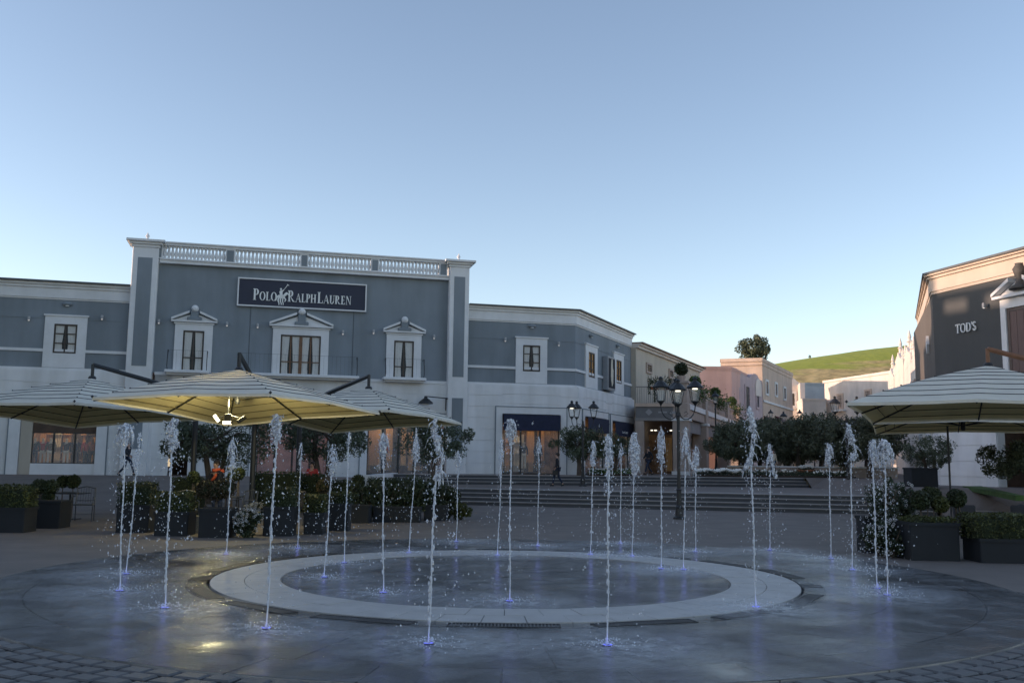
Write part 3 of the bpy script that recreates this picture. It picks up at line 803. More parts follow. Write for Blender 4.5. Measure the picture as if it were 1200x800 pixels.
m = MB(); m.box(OE[0]+.02, OE[1]-.02, yo+.1, yo+.5, OE[2]-.5, OE[2]-.01); m.build('head_band', interiord, store)
for O_ in (OF, OG):
    shop(PB, O_, 1.12, nl=2, depth=2.5); shopframe(PB, *O_, 1.0, yo); panes(PB, O_[0], O_[1], 1.14, O_[2]-.6, 2, yo+.2)
# wood panels and shelves seen inside the lit shops
def fitting(plane, px0, px1, py0, py1, y, mt, name='shop_fitting', d=.25):
    x0 = plane(px0, (py0+py1)/2, -y)[0]; x1 = plane(px1, (py0+py1)/2, -y)[0]; z1 = plane((px0+px1)/2, py0, -y)[1]; z0 = plane((px0+px1)/2, py1, -y)[1]
    m = MB(); m.box(x0, x1, y, y+d, z0, z1); m.build(name, mt, store, fr=plane.M)
for q in ((618, 626, 505, 542), (634, 638, 505, 540), (470, 476, 500, 545), (452, 460, 502, 540), (432, 445, 500, 545), (108, 112, 512, 540), (46, 52, 508, 545)): fitting(PA, *q, 2.2, shopwood)
for q in ((600, 612, 520, 546), (639, 652, 515, 548), (480, 500, 505, 546), (505, 518, 512, 548), (84, 96, 508, 545)): fitting(PA, *q, 2.6, interiord)

rs = random.Random(8)
for op, n_ in ((( jb, OA[1], OA[2]), 13), (OE, 8), (OD, 7)):       # shelving bays, hanging rails and lit panels at varied depth
    for k in range(n_):
        x0 = op[0]+(op[1]-op[0])*(k+rs.uniform(.0,.4))/n_; w_ = rs.uniform(.12, .5); zz_ = rs.uniform(3.0, 3.9)
        m = MB(); d_ = rs.uniform(2.4, 3.0); m.box(x0, x0+w_, d_, d_+.12, 1.25, zz_)
        for q in range(3): m.box(x0-.05, x0+w_+.05, d_-.15, d_-.01, 1.6+q*.65, 1.64+q*.65)
        m.build('shop_fitting', rs.choice([shopwood, interiord, interiord, creamc, shopwood]), store)
# awnings over the right wing shops: separate cloth awnings with the tiny white emblem
def awning(plane, O_, drop, label, emblem=True, writing=False, px=None):
    x0, x1, zt = O_
    M = plane.M @ Matrix.Translation(((x0+x1)/2, yo, zt))
    t = thing('awning', label, 'awning', M, 'navy awnings over the shop windows')
    w = (x1-x0)/2-.03; m = MB()
    m.add([(-w,.18,-.01),(w,.18,-.01),(w,-.22,-.06),(-w,-.22,-.06),(-w,.18,-.04),(w,.18,-.04),(w,-.22,-.09),(-w,-.22,-.09)], [(0,3,2,1),(4,5,6,7),(0,1,5,4),(1,2,6,5),(2,3,7,6),(3,0,4,7)])
    m.build('canopy_cloth', navy, t)
    m = MB(); m.box(-w, w, -.24, -.225, -drop, -.05); m.build('valance', navy, t)
    if emblem: rider(t, M, .0, -drop+.32, .17, y=-.242, depth=.006)
    if writing:
        x = -.62
        for w_ in (('RALPH',), ('LAUREN',)): x = letters(t, M, w_[0], x, -drop+.2, .16, .12, depth=.006, y=-.242)+.05
awning(PA, OE, .92, 'wide navy awning with a small white rider emblem, over the lit shop window')
awning(PB, OF, .9, 'narrower navy awning with a rider emblem, round the corner on the street side')
awning(PB, OG, .95, 'navy awning with small white lettering, beside the arcade', emblem=False, writing=True)

# name board
tl = PA(279, 324); br = PA(428.5, 366); tr = PA(431, 333.5); bl = PA(277.5, 357)
bx0, bx1 = (tl[0]+bl[0])/2, (tr[0]+br[0])/2; bz0, bz1 = (bl[1]+br[1])/2, (tl[1]+tr[1])/2
M = PA.M @ Matrix.Translation((bx0, .25, bz0)); BW, BH = bx1-bx0, bz1-bz0
sb = thing('shop_sign', 'long navy name board with white serif lettering and rider emblem', 'sign', M)
m = MB(); m.box(.05, BW-.05, -.16, 0, .05, BH-.05); m.build('board', signblue, sb)
m = MB(); m.box(0, BW, -.22, 0, 0, .07); m.box(0, BW, -.22, 0, BH-.07, BH); m.box(0, .07, -.22, 0, .071, BH-.071); m.box(BW-.07, BW, -.22, 0, .071, BH-.071); m.build('sign_frame', trim, sb)
cap, sm = .60, .46
def fit(text, xa, xb, cap, sm):
    w = textwidth(text, cap, sm); k = (xb-xa)/w
    return k
def put(text, pxa, pxb, cap, sm):
    xa = PA(pxa, 345, .2)[0]-bx0; xb = PA(pxb, 349, .2)[0]-bx0
    hs = (xb-xa)/textwidth(text, cap, sm, .05)
    letters(sb, M, text, xa, zl, cap, sm, y=-.16, depth=.05, gap=.05, hs=hs, st=.20)
zl = PA(300, 350, .2)[1]-bz0-.02
put('POLO', 296.5, 325, cap, sm); put('RALPH', 337.5, 371, cap, sm); put('LAUREN', 372.5, 412.5, cap, sm)
rider(sb, M, PA(330, 345, .2)[0]-bx0, zl-.22, .92, y=-.16, depth=.05)
# the framed poster box on the street side
x0, zc = PB(712, 440); x1 = PB(720.5, 440)[0]; z1 = PB(716, 418)[1]; z0 = PB(716, 457)[1]
Mp = PB.M @ Matrix.Translation((x0, .1, z0)); w_, h_ = x1-x0, z1-z0
t = thing('poster_box', 'tall framed black poster box with a pale figure, on the street-side wall between two windows', 'poster', Mp)
m = MB(); m.bbox(0, w_, -.14, .26, 0, h_, .04); m.build('case', mat('poster_frame', (.25,.27,.30), .4, .1, 3), t)
m = MB(); m.box(.10, w_-.10, -.152, -.142, .12, h_-.12); m.build('poster_sheet', coatm, t)
m = MB(); m.blob((w_*.5, -.156, h_*.5), (w_*.16, .006, h_*.36), 3, .3); m.blob((w_*.5, -.16, h_*.86), (w_*.09, .006, .14), 3, .1); m.build('pale_figure', creamc, t)

# little wall lamps (spot washers) and bulkheads
def spot(plane, px, py, off, label, parent=None):
    x, z = plane(px, py); M = plane.M @ Matrix.Translation((x, off, z))
    t = thing('wall_spotlight', label, 'lamp', M, 'small spotlights fixed to the grey facade')
    m = MB(); m.tube([(0,0,0),(0,-.16,0)], .03, 6); m.bbox(-.06, .06, -.24, -.12, -.10, .10, .02); m.build('lamp_body', mat('spot_body', (.35,.36,.38), .4, .1, 5), t)
    m = MB(); m.lathe([(.04, 0), (.04, .02)], 8, (0, -.18, -.125)); m.build('lens', softglow, t)
for px, py, lb in ((33,372,'left of the small window on the left wing'), (119,371,'right of the small window on the left wing')): spot(PA, px, py, .34, 'tiny white wall spotlight '+lb)
for px, py, lb in ((186,376,'left of the first pedimented window'), (266,379,'right of the first pedimented window'), (302,381,'left of the wide middle window'), (402,389,'right of the wide middle window'),
                   (438,388,'left of the third pedimented window'), (509,394,'right of the third pedimented window, near the pilaster')): spot(PA, px, py, .24, 'tiny white wall spotlight '+lb)
for px, py, lb in ((593,397,'left of the right wing\'s window'), (656,402,'right of the right wing\'s window')): spot(PA, px, py, .34, 'tiny white wall spotlight '+lb)
def hood(plane, px, py, label):
    x, z = plane(px, py); M = plane.M @ Matrix.Translation((x, .34, z))
    t = thing('wall_lamp', label, 'lamp', M, 'half-round hooded wall lamps above windows')
    m = MB(); m.blob((0, -.02, 0), (.26, .20, .11), amp=0, nu=14, nv=8); m.build('hood', grey, t, smooth=True)
    m = MB(); m.lathe([(.09, 0), (.09, .03)], 10, (0, -.10, -.125)); m.build('lens', curtain, t)
hood(PA, 78, 355, 'half-round hooded lamp above the left wing window'); hood(PA, 625, 381, 'half-round hooded lamp above the right wing window')
hood(PB, 698, 393, 'half-round hooded lamp above the first lit street-side window'); hood(PB, 729, 405, 'half-round hooded lamp above the second lit street-side window')

# ============================================================ dark wall building on the right
PT = Plane((18.7, 42.0), (20.2, 37.0))
PT2 = Plane((23.0, 54.2), (18.7, 42.0))
PTB = Plane((18.7, 42.0), (24.2, 24.0))
tod = thing('shop_building', 'charcoal-walled shop with a sunlit cornice and raised white lettering', 'building', PT.M)
ZE = 9.4; LT = 16.0
m = MB(); P = [(0, .02), (LT, .02), (LT, 12), (0, 12)]; m.slab(P, 5.3, ZE); m.build('wall', todgrey, tod)
a2 = PT.inv @ Vector((23.0, 54.2, 0))
m = MB(); m.slab([(0-.01, .03), (0-.01, 11.9), (a2.x+8, 11.9), (a2.x, a2.y)], 5.3, ZE-.01); m.build('side_wall', mat('umber_stucco', (.135,.118,.105), .85, .08, .8, .2, 60, dirt=.12), tod)
for (o, z0, z1) in ((.03, ZE-.02, ZE+.10), (.08, ZE+.101, ZE+.66), (.18, ZE+.661, ZE+.78), (.30, ZE+.781, ZE+.86)):
    m = MB(); m.slab([(a2.x-o*.5, a2.y+.3), (0-o*.3, -o), (LT, -o), (LT, 12), (a2.x+8, 12)], z0, z1); m.build('cornice', mat('sandy_cornice', (.60,.50,.42), .8, .06, .8, .2, 60, dirt=.12), tod)
m = MB(); m.slab([(a2.x-.2, a2.y+.3), (-.12, -.36), (LT, -.48), (LT, 12), (a2.x+8, 12)], ZE+.86, ZE+.95); m.build('roof_edge', MATS['lead_edge'], tod)
spans = []
dx0 = PT(1171, 550)[0]; 
fill(0, LT, [(dx0, dx0+3.0, 4.4)], 5.28)
courses(PT, tod, [(a, b, max(c, .7), d) for a, b, c, d in spans], 5.28, 0.0, white)
shop(PT, (dx0, dx0+3.0, 4.4), .9, warm=False, wallm=interiord, parent=tod)
m = MB(); m.box(PT(1156, 540)[0], dx0-.02, -.06, .02, .8, 5.25); m.build('pilaster', trim, tod)
spans = [(.2, 3.0, .7, 5.28), (5.2, 8, .7, 5.28), (10, PT2.L-.4, .7, 5.28)]
courses(PT2, tod, [(s0, s1, z0, z1) for s0, s1, z0, z1 in spans], 5.28, .02, trim)
# shuttered door-window with pediment, wall spot
x0, z1 = PT(1181, 362); x1 = x0+1.5; z0 = 5.5
m = MB(); m.box(x0, x0+.12, -.06, .05, z0, z1); m.box(x1, x1+.12, -.06, .05, z0, z1); m.box(x0+.121, x1-.001, -.06, .05, z1-.12, z1)
w = m.build('window', mat('shutter_frame', (.12,.09,.08), .6, .2, 4), tod)
for k in range(4):
    a = x0+.125+(x1-x0-.13)*k/4; m = MB(); m.box(a, a+(x1-x0-.13)/4-.015, -.04, .03, z0, z1-.125); m.build('shutter_board', mat('shutter_wood', (.15,.10,.09), .7, .15, 4, stretch=(8,8,.6)), w)
m = MB(); m.box(x0-.28, x0-.01, -.12, .03, z0-.02, z1+.40); m.box(x1+.13, x1+.40, -.12, .03, z0-.02, z1+.40); m.box(x0-.009, x1+.129, -.12, .03, z1+.01, z1+.40); m.build('window_surround', trim, tod)
xm = (x0+x1)/2+.06; w_ = 1.28
m = MB(); m.box(xm-w_, xm+w_, -.34, .03, z1+.41, z1+.52)
for s in (-1, 1): m.prism([(xm+s*w_, z1+.521), (xm+s*w_, z1+.64), (xm+s*.35, z1+1.16), (xm+s*.35, z1+1.0)][::s], -.38, .03)
m.prism([(xm-w_*.9, z1+.522), (xm+w_*.9, z1+.522), (xm+.1, z1+1.1), (xm-.1, z1+1.1)], -.1, .03)
pd = m.build('pediment', trim, tod)
m = MB(); m.lathe([(.42,0),(.40,.1),(.2,.2),(.14,.42),(.2,.62),(.26,.82),(.15,.98),(.16,1.04)], 12, (xm, -.12, z1+.66)); m.build('urn', mat('dark_urn', (.08,.075,.07), .7, .2, 6), pd, smooth=True)
Mx = PT.M @ Matrix.Translation((PT(1121, 386)[0], -.02, PT(1121, 391)[1]))
ts = thing('shop_sign', 'small raised white capitals on the charcoal wall beside the shuttered window', 'sign', Mx)
wd = PT(1145.5, 384)[0]-PT(1121, 386)[0]; ch = PT(1121,381)[1]-PT(1121,391.5)[1]
letters(ts, Mx, "TOD'S", 0, 0, ch, None, depth=.05, y=0, st=.15, th=.075, gap=.04, hs=wd/textwidth("TOD'S", ch, None, .04))
spot(PT, 1157, 358, .0, 'tiny white wall spotlight on the charcoal wall near the shuttered window')
# shopfront posts of the recessed side
Mx = PT2.M @ Matrix.Translation((PT2(1088, 398)[0]+.2, .0, PT2(1088, 405)[1]))
t = thing('diamond_sign', 'small pale diamond sign projecting near the corner of the charcoal building', 'sign', Mx)
m = MB(); m.prism([(0,.42),(.30,0),(0,-.42),(-.30,0)], -.12, 0); m.build('plate', trim, t)
# ============================================================ beige building with the arcade in front
def simple_window(root, plane, px0, px1, py0, py1, off=0.0, wood=None, name='window', e=.12, mtt=None):
    cx = (px0+px1)/2; cy = (py0+py1)/2
    x0 = plane(px0, cy)[0]; x1 = plane(px1, cy)[0]; z1 = plane(cx, py0)[1]; z0 = plane(cx, py1)[1]
    m = MB(); t = .1
    m.box(x0-e, x0+t, off-.1, off+.02, z0-e, z1+e); m.box(x1-t, x1+e, off-.1, off+.02, z0-e, z1+e)
    m.box(x0+t+.001, x1-t-.001, off-.1, off+.02, z1-t, z1+e); m.box(x0+t+.001, x1-t-.001, off-.1, off+.02, z0-e, z0+t)
    w = m.build(name, mtt or trim, root, fr=plane.M)
    m = MB(); m.box(x0+t, x1-t, off-.035, off-.015, z0+t, z1-t); m.build('pane', wood or glassdark2, w, fr=plane.M)
    m = MB(); xm = (x0+x1)/2; m.box(xm-.03, xm+.03, off-.06, off-.036, z0+t, z1-t)
    for q in (.35, .68): m.box(x0+t, x1-t, off-.055, off-.037, z0+(z1-z0)*q-.02, z0+(z1-z0)*q+.02)
    m.build('glazing_bars', darkwood, w, fr=plane.M)
    return w
glassdark2 = mat('dim_window_glass', (.05, .06, .075), .12, .2, 1)
def poly_building(root, P, z0, z1, mt, name='wall', cor=True, cmt=None, over=.25, ch=.45):
    m = MB(); m.slab(P, z0, z1); m.build(name, mt, root)
    if cor:
        cx = sum(p[0] for p in P)/len(P); cy = sum(p[1] for p in P)/len(P)
        def grow(o): return [(cx+(x-cx)*(1+o/max(1, math.hypot(x-cx, y-cy))), cy+(y-cy)*(1+o/max(1, math.hypot(x-cx, y-cy)))) for x, y in P]
        m = MB(); m.slab(grow(over*.5), z1-ch, z1-ch*.45); m.slab(grow(over), z1-ch*.45+.002, z1+.05); m.build('cornice', cmt or mt, root)
def ident(root_x, root_y): return Matrix.Translation((root_x, root_y, 0))
I4 = Matrix.Identity(4)
beige = thing('arcade_building', 'beige two-storey building with a projecting pillared arcade and balcony', 'building', I4)
PC = Plane(STREET, (15.9, 80.5))
m = MB(); m.slab([(0, .0), (PC.L, .0), (PC.L, 10), (0, 10)], 5.2, 9.55); m.build('wall', beigewall, beige, fr=PC.M)
m = MB(); m.slab([(.0, .01), (PC.L, .01), (PC.L, 10), (0, 10)], .9, 5.19); m.build('ground_floor_wall', rosewall, beige, fr=PC.M)
m = MB(); m.box(0, PC.L+.2, -.18, 10, 9.552, 9.72); m.box(0, PC.L+.3, -.35, 10, 9.721, 9.84); m.build('cornice', creamwall, beige, fr=PC.M)
m = MB(); m.box(0, PC.L+.4, -.5, 10, 9.841, 9.93); m.build('roof_tiles_edge', rooftop, beige, fr=PC.M)
for q in ((757, 763, 426, 437), (783.5, 788, 433, 443)): simple_window(beige, PC, *q, mtt=rosewall, e=.04)
# portico: front from A to B, then along the street to D
A_ = (8.05, 61.9); B_ = (11.2, 61.4); D_ = (24.0, 97.0)
PD = Plane(A_, B_); PE = Plane(B_, D_)
zf = 5.62                                            # balcony floor
def pz(px, py, pl_=PE, off=0): return pl_(px, py, off)
m = MB(); m.box(0, PD.L, 0, .5, 4.72, 5.45); m.build('fascia_beam', mat('dark_fascia', (.16,.16,.17), .7, .1, 2), beige, fr=PD.M)
m = MB(); m.box(-.05, PD.L+.1, -.06, .5, 4.55, 4.719); m.build('fascia_moulding', mat('grey_moulding', (.25,.24,.24), .7, .1, 2), beige, fr=PD.M)
m = MB(); zc = 5.1
m.prism([(.85,zc+.22),(1.08,zc),(.85,zc-.22),(.62,zc)], -.03, 0); m.box(1.45, 2.0, -.03, 0, zc-.05, zc+.05); m.box(2.2, 2.62, -.03, 0, zc-.10, zc+.06); m.build('fascia_ornament', mat('grey_letters', (.30,.30,.32), .6, 0), beige, fr=PD.M)
# balcony slab and its faces
m = MB()
vB = PD.inv @ Vector((D_[0], D_[1], 0)); 
m.slab([(0,0), (PD.L,0), (vB.x, vB.y), (vB.x-4.5, vB.y+1.2), (0, 3.8)], 5.46, zf); m.build('balcony_slab', peach, beige, fr=PD.M)
m = MB(); m.box(-.0, PD.L+.12, -.10, .0, 5.451, zf+.05); m.build('slab_edge', peach, beige, fr=PD.M)
LE = PE.L
m = MB(); m.box(0, LE, .0, .5, 4.75, 5.44); m.build('side_beam', rosewall, beige, fr=PE.M)
m = MB(); m.box(-.1, LE+.1, -.10, -.001, 5.35, zf+.08); m.build('side_beam_cap', trim, beige, fr=PE.M)
cols = [0.35, PE(827, 520)[0], PE(853, 520)[0], PE(866, 520)[0]]
for k, s in enumerate(cols):
    w = .50
    m = MB(); m.bbox(s-w, s+w, -.16, .84, 1.0, zf+.06, .04); c = m.build('pillar', rosewall, beige, fr=PE.M)
    m = MB(); m.bbox(s-w+.05, s+w-.05, -.12, .78, zf+.061, zf+1.35, .03); m.box(s-w-.06, s+w+.06, -.22, .88, zf+1.351, zf+1.50); m.build('balcony_pier', rosewall, c, fr=PE.M)
    for za_, zb_ in ((1.0, 1.35), (4.55, 4.73)): m = MB(); m.box(s-w-.08, s+w+.08, -.24, .90, za_, zb_); m.build('pillar_moulding', trim, c, fr=PE.M)
for a, b in zip(cols, cols[1:]):                      # balustrade panels between piers
    m = MB(); m.box(a+.5, b-.5, .1, .3, zf+1.02, zf+1.16); m.box(a+.5, b-.5, .1, .3, zf+.081, zf+.2); m.build('balustrade_rail', rosewall, beige, fr=PE.M)
    m = MB(); n = max(3, int((b-a-1)/.35))
    for k in range(n): x = a+.5+(b-a-1)*(k+.5)/n; m.lathe([(.07,0),(.09,.2),(.05,.45),(.05,.6),(.07,.815)], 6, (x, .2, zf+.2))
    m.build('balusters', rosewall, beige, fr=PE.M)
m = MB(); m.tube([(0,.05,zf+1.12),(PD.L-.3,.05,zf+1.12)], .03, 5); n = 22
for k in range(n): x = (PD.L-.3)*k/(n-1); m.tube([(x,.05,zf),(x,.05,zf+1.12)], .014, 4, caps=False)
m.build('iron_railing', mat('pale_railing', (.28,.26,.25), .5, .1, 5), beige, fr=PD.M)
m = MB(); m.bbox(-.05, .55, -.05, .6, 1.0, 4.54, .03); m.build('pillar', rosewall, beige, fr=PD.M)
# upper storey openings with blinds seen between the pillars, lit shop inside
for a, b in zip(cols, cols[1:]):
    m = MB(); m.box(a+.55, b-.55, .25, .35, 3.9, 4.74); m.build('blind', mat('grey_blind', (.24,.23,.24), .8, .1, 2), beige, fr=PE.M)
bx = PD.inv @ Vector((11.2, 61.4, 0))
m = MB(); m.box(.6, 2.6, 5.0, 5.1, 1.1, 3.8); m.build('shop_panel', interior, beige, fr=PD.M)
m = MB(); m.box(1.9, 2.35, 4.6, 4.7, 1.3, 3.6); m.build('shop_panel', shopwood, beige, fr=PD.M)
for x in (.9, 1.15, 2.2, 2.6):
    m = MB(); m.box(x, x+.16, 4.2, 4.35, 4.05, 4.12); m.build('ceiling_lamp', paleglow, beige, fr=PD.M)
for s in (7, 12, 17, 24):
    m = MB(); m.box(s-.3, s+.3, 2.6, 2.65, 1.4, 3.6); m.build('lit_display', MATS['cream_glow'], beige, fr=PE.M)  # same self-glowing sheet stands in for display lighting
# pot plants on the arcade piers and balcony come later (need foliage)

# pink building, peach block, lilac front
pink = thing('pink_building', 'plain pink building with a sunlit top behind the arcade', 'building', I4)
p0, p1 = at(818, 430, 90), at(857, 430, 90); zt_ = 11.0
poly_building(pink, [(p0.x-4, 90), (p1.x, 90), (p1.x+4, 99), (p0.x, 100)], 1, zt_, pinkwall, over=.1, ch=.3)
lil = thing('lilac_building', 'lilac-grey building with a scalloped parapet, arched niche and tall dark doors', 'building', I4)
q0 = at(853, 430, 91); q1 = at(893, 446, 100)
PL = Plane((q0.x, q0.y), (q1.x, q1.y))
zA = q0.z; zB = q1.z
m = MB(); poly = [(0, 1)]; n = 16
poly = [(0, 1), (PL.L, 1), (PL.L, zB)]
for i in range(n+1):
    u = 1-i/n; x = PL.L*u*.98
    z = zB+(zA-zB)*(smooth(.75, 0, u) if False else 0)
    hh = zB + (.0 if u > .62 else (1-smooth(.15, .62, u))*(zA-zB))
    if .66 < u < .94: hh = zB+.55*math.sin(math.pi*(u-.66)/.28)**.6
    poly.append((x, hh))
m.prism([(p[0], p[1]) for p in poly], 0, 7); m.build('wall', lilac, lil, fr=PL.M)
m = MB(); xa, za = PL(888, 464); 
m.prism([(xa-.9, za)]+[(xa+.9*math.cos(R(180-180*i/10)), za+.9+.9*math.sin(R(180-180*i/10))) for i in range(11)]+[(xa+.9, za)], -.12, -.01); m.build('arched_niche', creamwall, lil, fr=PL.M)
for q in ((873, 878, 452, 485), (886, 889, 458, 478), (862, 866, 455, 480)): simple_window(lil, PL, *q, mtt=lilac)
for q in ((893, 897, 482, 494),):
    x0, z1 = PL(868, 484); m = MB(); m.box(x0, x0+3.2, -.02, .3, 1.1, z1-.5); m.build('shop_door', interiord, lil, fr=PL.M)
pe = thing('peach_block', 'tall peach block with a sunlit front and a long windowed side', 'building', I4)
r0 = at(846, 421, 102.2); r1 = at(893, 420, 101); r2 = at(928, 438, 117); ztp = at(893, 420, 101).z
poly_building(pe, [(r0.x, 102.6), (r1.x, 101), (r2.x, 117), (r0.x+6, 120)], 1, ztp, peach, over=.35, ch=.7)
PP = Plane((r1.x, 101), (r2.x, 117))
for q in ((897, 900, 446, 462), (908, 910.5, 449, 464), (918, 920.5, 454, 468)): simple_window(pe, PP, *q)
m = MB(); m.box(0, PP.L, -.12, 0, PP(905, 473)[1]-.1, PP(905, 473)[1]+.12); m.build('string_course', trim, pe, fr=PP.M)
for q in ((895, 903), (908, 914)):
    x0, z1 = PP(q[0], 487); x1 = PP(q[1], 487)[0]; m = MB(); m.box(x0, x1, -.03, .2, 1.2, z1); m.build('shop_door', interiord, pe, fr=PP.M)
    t = thing('awning', 'small dark red awning over a shop door '+('nearest' if q[0] == 895 else 'farther along')+' on the peach block', 'awning', PP.M @ Matrix.Translation((x0, -.03, z1)), 'dark red awnings up the street')
    m = MB(); w = x1-x0; m.add([(0,0,0),(w,0,0),(w,-1.2,-.7),(0,-1.2,-.7),(0,0,-.08),(w,0,-.08),(w,-1.2,-.95),(0,-1.2,-.95)], [(0,3,2,1),(4,5,6,7),(0,1,5,4),(1,2,6,5),(2,3,7,6),(3,0,4,7)]); m.build('canopy_cloth', mat('wine_cloth', (.10,.02,.03), .8, .1, 4), t)

# white village closing the view
vill = [
 ('white_house', 'white gabled house with a tall dark window, sunlit on its left edge', (923, 941), (447, 452), 126, 5, creamwall),
 ('cream_tower', 'narrow cream block lit full by the low sun', (937.5, 943), (449, 449), 123, 5, creamwall),
 ('grey_block', 'flat blue-grey block above the cream wall', (943, 968), (448, 449), 132, 6, bluegrey),
 ('cream_house', 'low cream house below the blue-grey block', (941, 968), (467, 467), 120, 6, creamwall),
]
for nm, lb, (xa, xb), (ya, yb), Y, dep, mt_ in vill:
    a, b = at(xa, ya, Y), at(xb, yb, Y)
    t = thing(nm, lb, 'house', I4)
    if nm == 'white_house':
        m = MB(); pk = at(930, 442.5, Y).z; ev = at(923, 450, Y).z
        m.prism([(a.x, 1), (b.x, 1), (b.x, ev-.2), (a.x+(b.x-a.x)*.35, pk), (a.x, pk-.4)], Y, Y+dep); m.build('wall', mt_, t)
    else:
        poly_building(t, [(a.x, Y), (b.x, Y), (b.x+1, Y+dep), (a.x+1, Y+dep)], 1, min(a.z, b.z), mt_, over=.12, ch=.3)
    if nm == 'white_house': simple_window(t, Plane((a.x, Y), (b.x, Y)), 927, 932, 460, 476); m = MB(); z_ = at(930, 477.5, Y).z; m.box(a.x+.3, b.x-.6, Y-.4, Y, z_-.15, z_); m.build('balcony', trim, t)
lw_ = thing('long_house', 'long pinkish-cream house under the hill, its top band sunlit, with shuttered windows', 'house', I4)
a, b = at(966, 446, 122), at(1046, 438, 108)
PV = Plane((a.x, 122), (b.x, 108))
m = MB(); m.slab([(0,0),(PV.L,0),(PV.L,7),(0,7)], 1, a.z-.3); m.build('wall', creamwall, lw_, fr=PV.M)
m = MB(); m.box(-.2, PV.L+.2, -.15, 7, a.z-.299, a.z); m.build('cornice', creamwall, lw_, fr=PV.M)
for q in ((982, 988, 462, 478), (1014, 1021, 457, 464)): simple_window(lw_, PV, *q, wood=rosewall, mtt=peach)
m = MB(); x_, z_ = PV(985, 480); m.box(x_-1.2, x_+1.2, -.6, 0, z_-.2, z_); m.build('balcony', trim, lw_, fr=PV.M)
# gabled ornamental fronts on the right side of the street
gs = [((1040, 431), 92, (1047, 436), 86), ((1047, 416), 85, (1058, 424), 76), ((1058, 410), 75, (1067, 418), 66), ((1066, 407), 65, (1079, 416), 58)]
lbs = ['farthest and lowest', 'second from the far end', 'third from the far end', 'nearest to the charcoal building']
for k, ((xa, ya), Ya, (xb, yb), Yb) in enumerate(gs):
    a = at(xa, ya+6, Ya); b = at(xb, yb, Yb); pk = at(xa+2, ya, Ya).z
    pg = Plane((a.x, Ya), (b.x, Yb)); t = thing('gabled_house', 'cream ornamental gabled front with spiky pinnacles, '+lbs[k], 'house', pg.M, 'cream gabled fronts along the right of the street')
    L_ = pg.L; zc = a.z-.3; m = MB()
    m.slab([(0,0),(L_,0),(L_,5),(0,5)], 1, zc-1.2); m.build('wall', creamwall, t)
    m = MB(); m.prism([(0, zc-1.19), (L_, zc-1.19), (L_, zc-.6), (L_*.75, zc-.3), (L_*.5, pk-.3), (L_*.25, zc-.3), (0, zc-.6)], 0, .5); g_ = m.build('gable', creamwall, t)
    for s in (.03, .27, .5, .73, .97):
        m = MB(); zb_ = (pk-.35 if s == .5 else zc-.7); m.lathe([(.16,0),(.16,.35),(.24,.4),(.10,.6),(.16,.75),(.02,1.3)], 8, (s*L_, .25, zb_)); m.build('pinnacle', creamwall, g_)
    for s in (.22, .5, .78):
        m = MB(); m.box(s*L_-.4, s*L_+.4, -.05, .0, 5.2, 7.2); m.box(s*L_-.55, s*L_+.55, -.14, -.0501, 7.25, 7.4); m.build('window', rosewall, t)
        m = MB(); m.box(s*L_-.3, s*L_+.3, -.07, -.051, 5.3, 7.1); m.build('pane', glassdark2, g_)
# low garden walls and benches before the grove
def slabwall(name, label, cat, a, b, z0, z1, th, mt_):
    pl_ = Plane(a, b); t = thing(name, label, cat, pl_.M); m = MB(); m.box(0, pl_.L, 0, th, z0, z1-.08); m.build('wall_face', mt_, t)
    m = MB(); m.box(-.05, pl_.L+.05, -.05, th+.05, z1-.079, z1); m.build('coping', trim, t)
slabwall('garden_wall', 'low beige garden wall behind the flower bed, under the dark tree grove', 'wall', (13.0, 57.5), (22.5, 56), 1.0, 1.75, .35, rosewall)
slabwall('garden_wall', 'low white wall under the pair of olive trees beside the side awnings', 'wall', (4.6, 53.2), (7.4, 57.4), 1.0, 1.5, .3, trim)

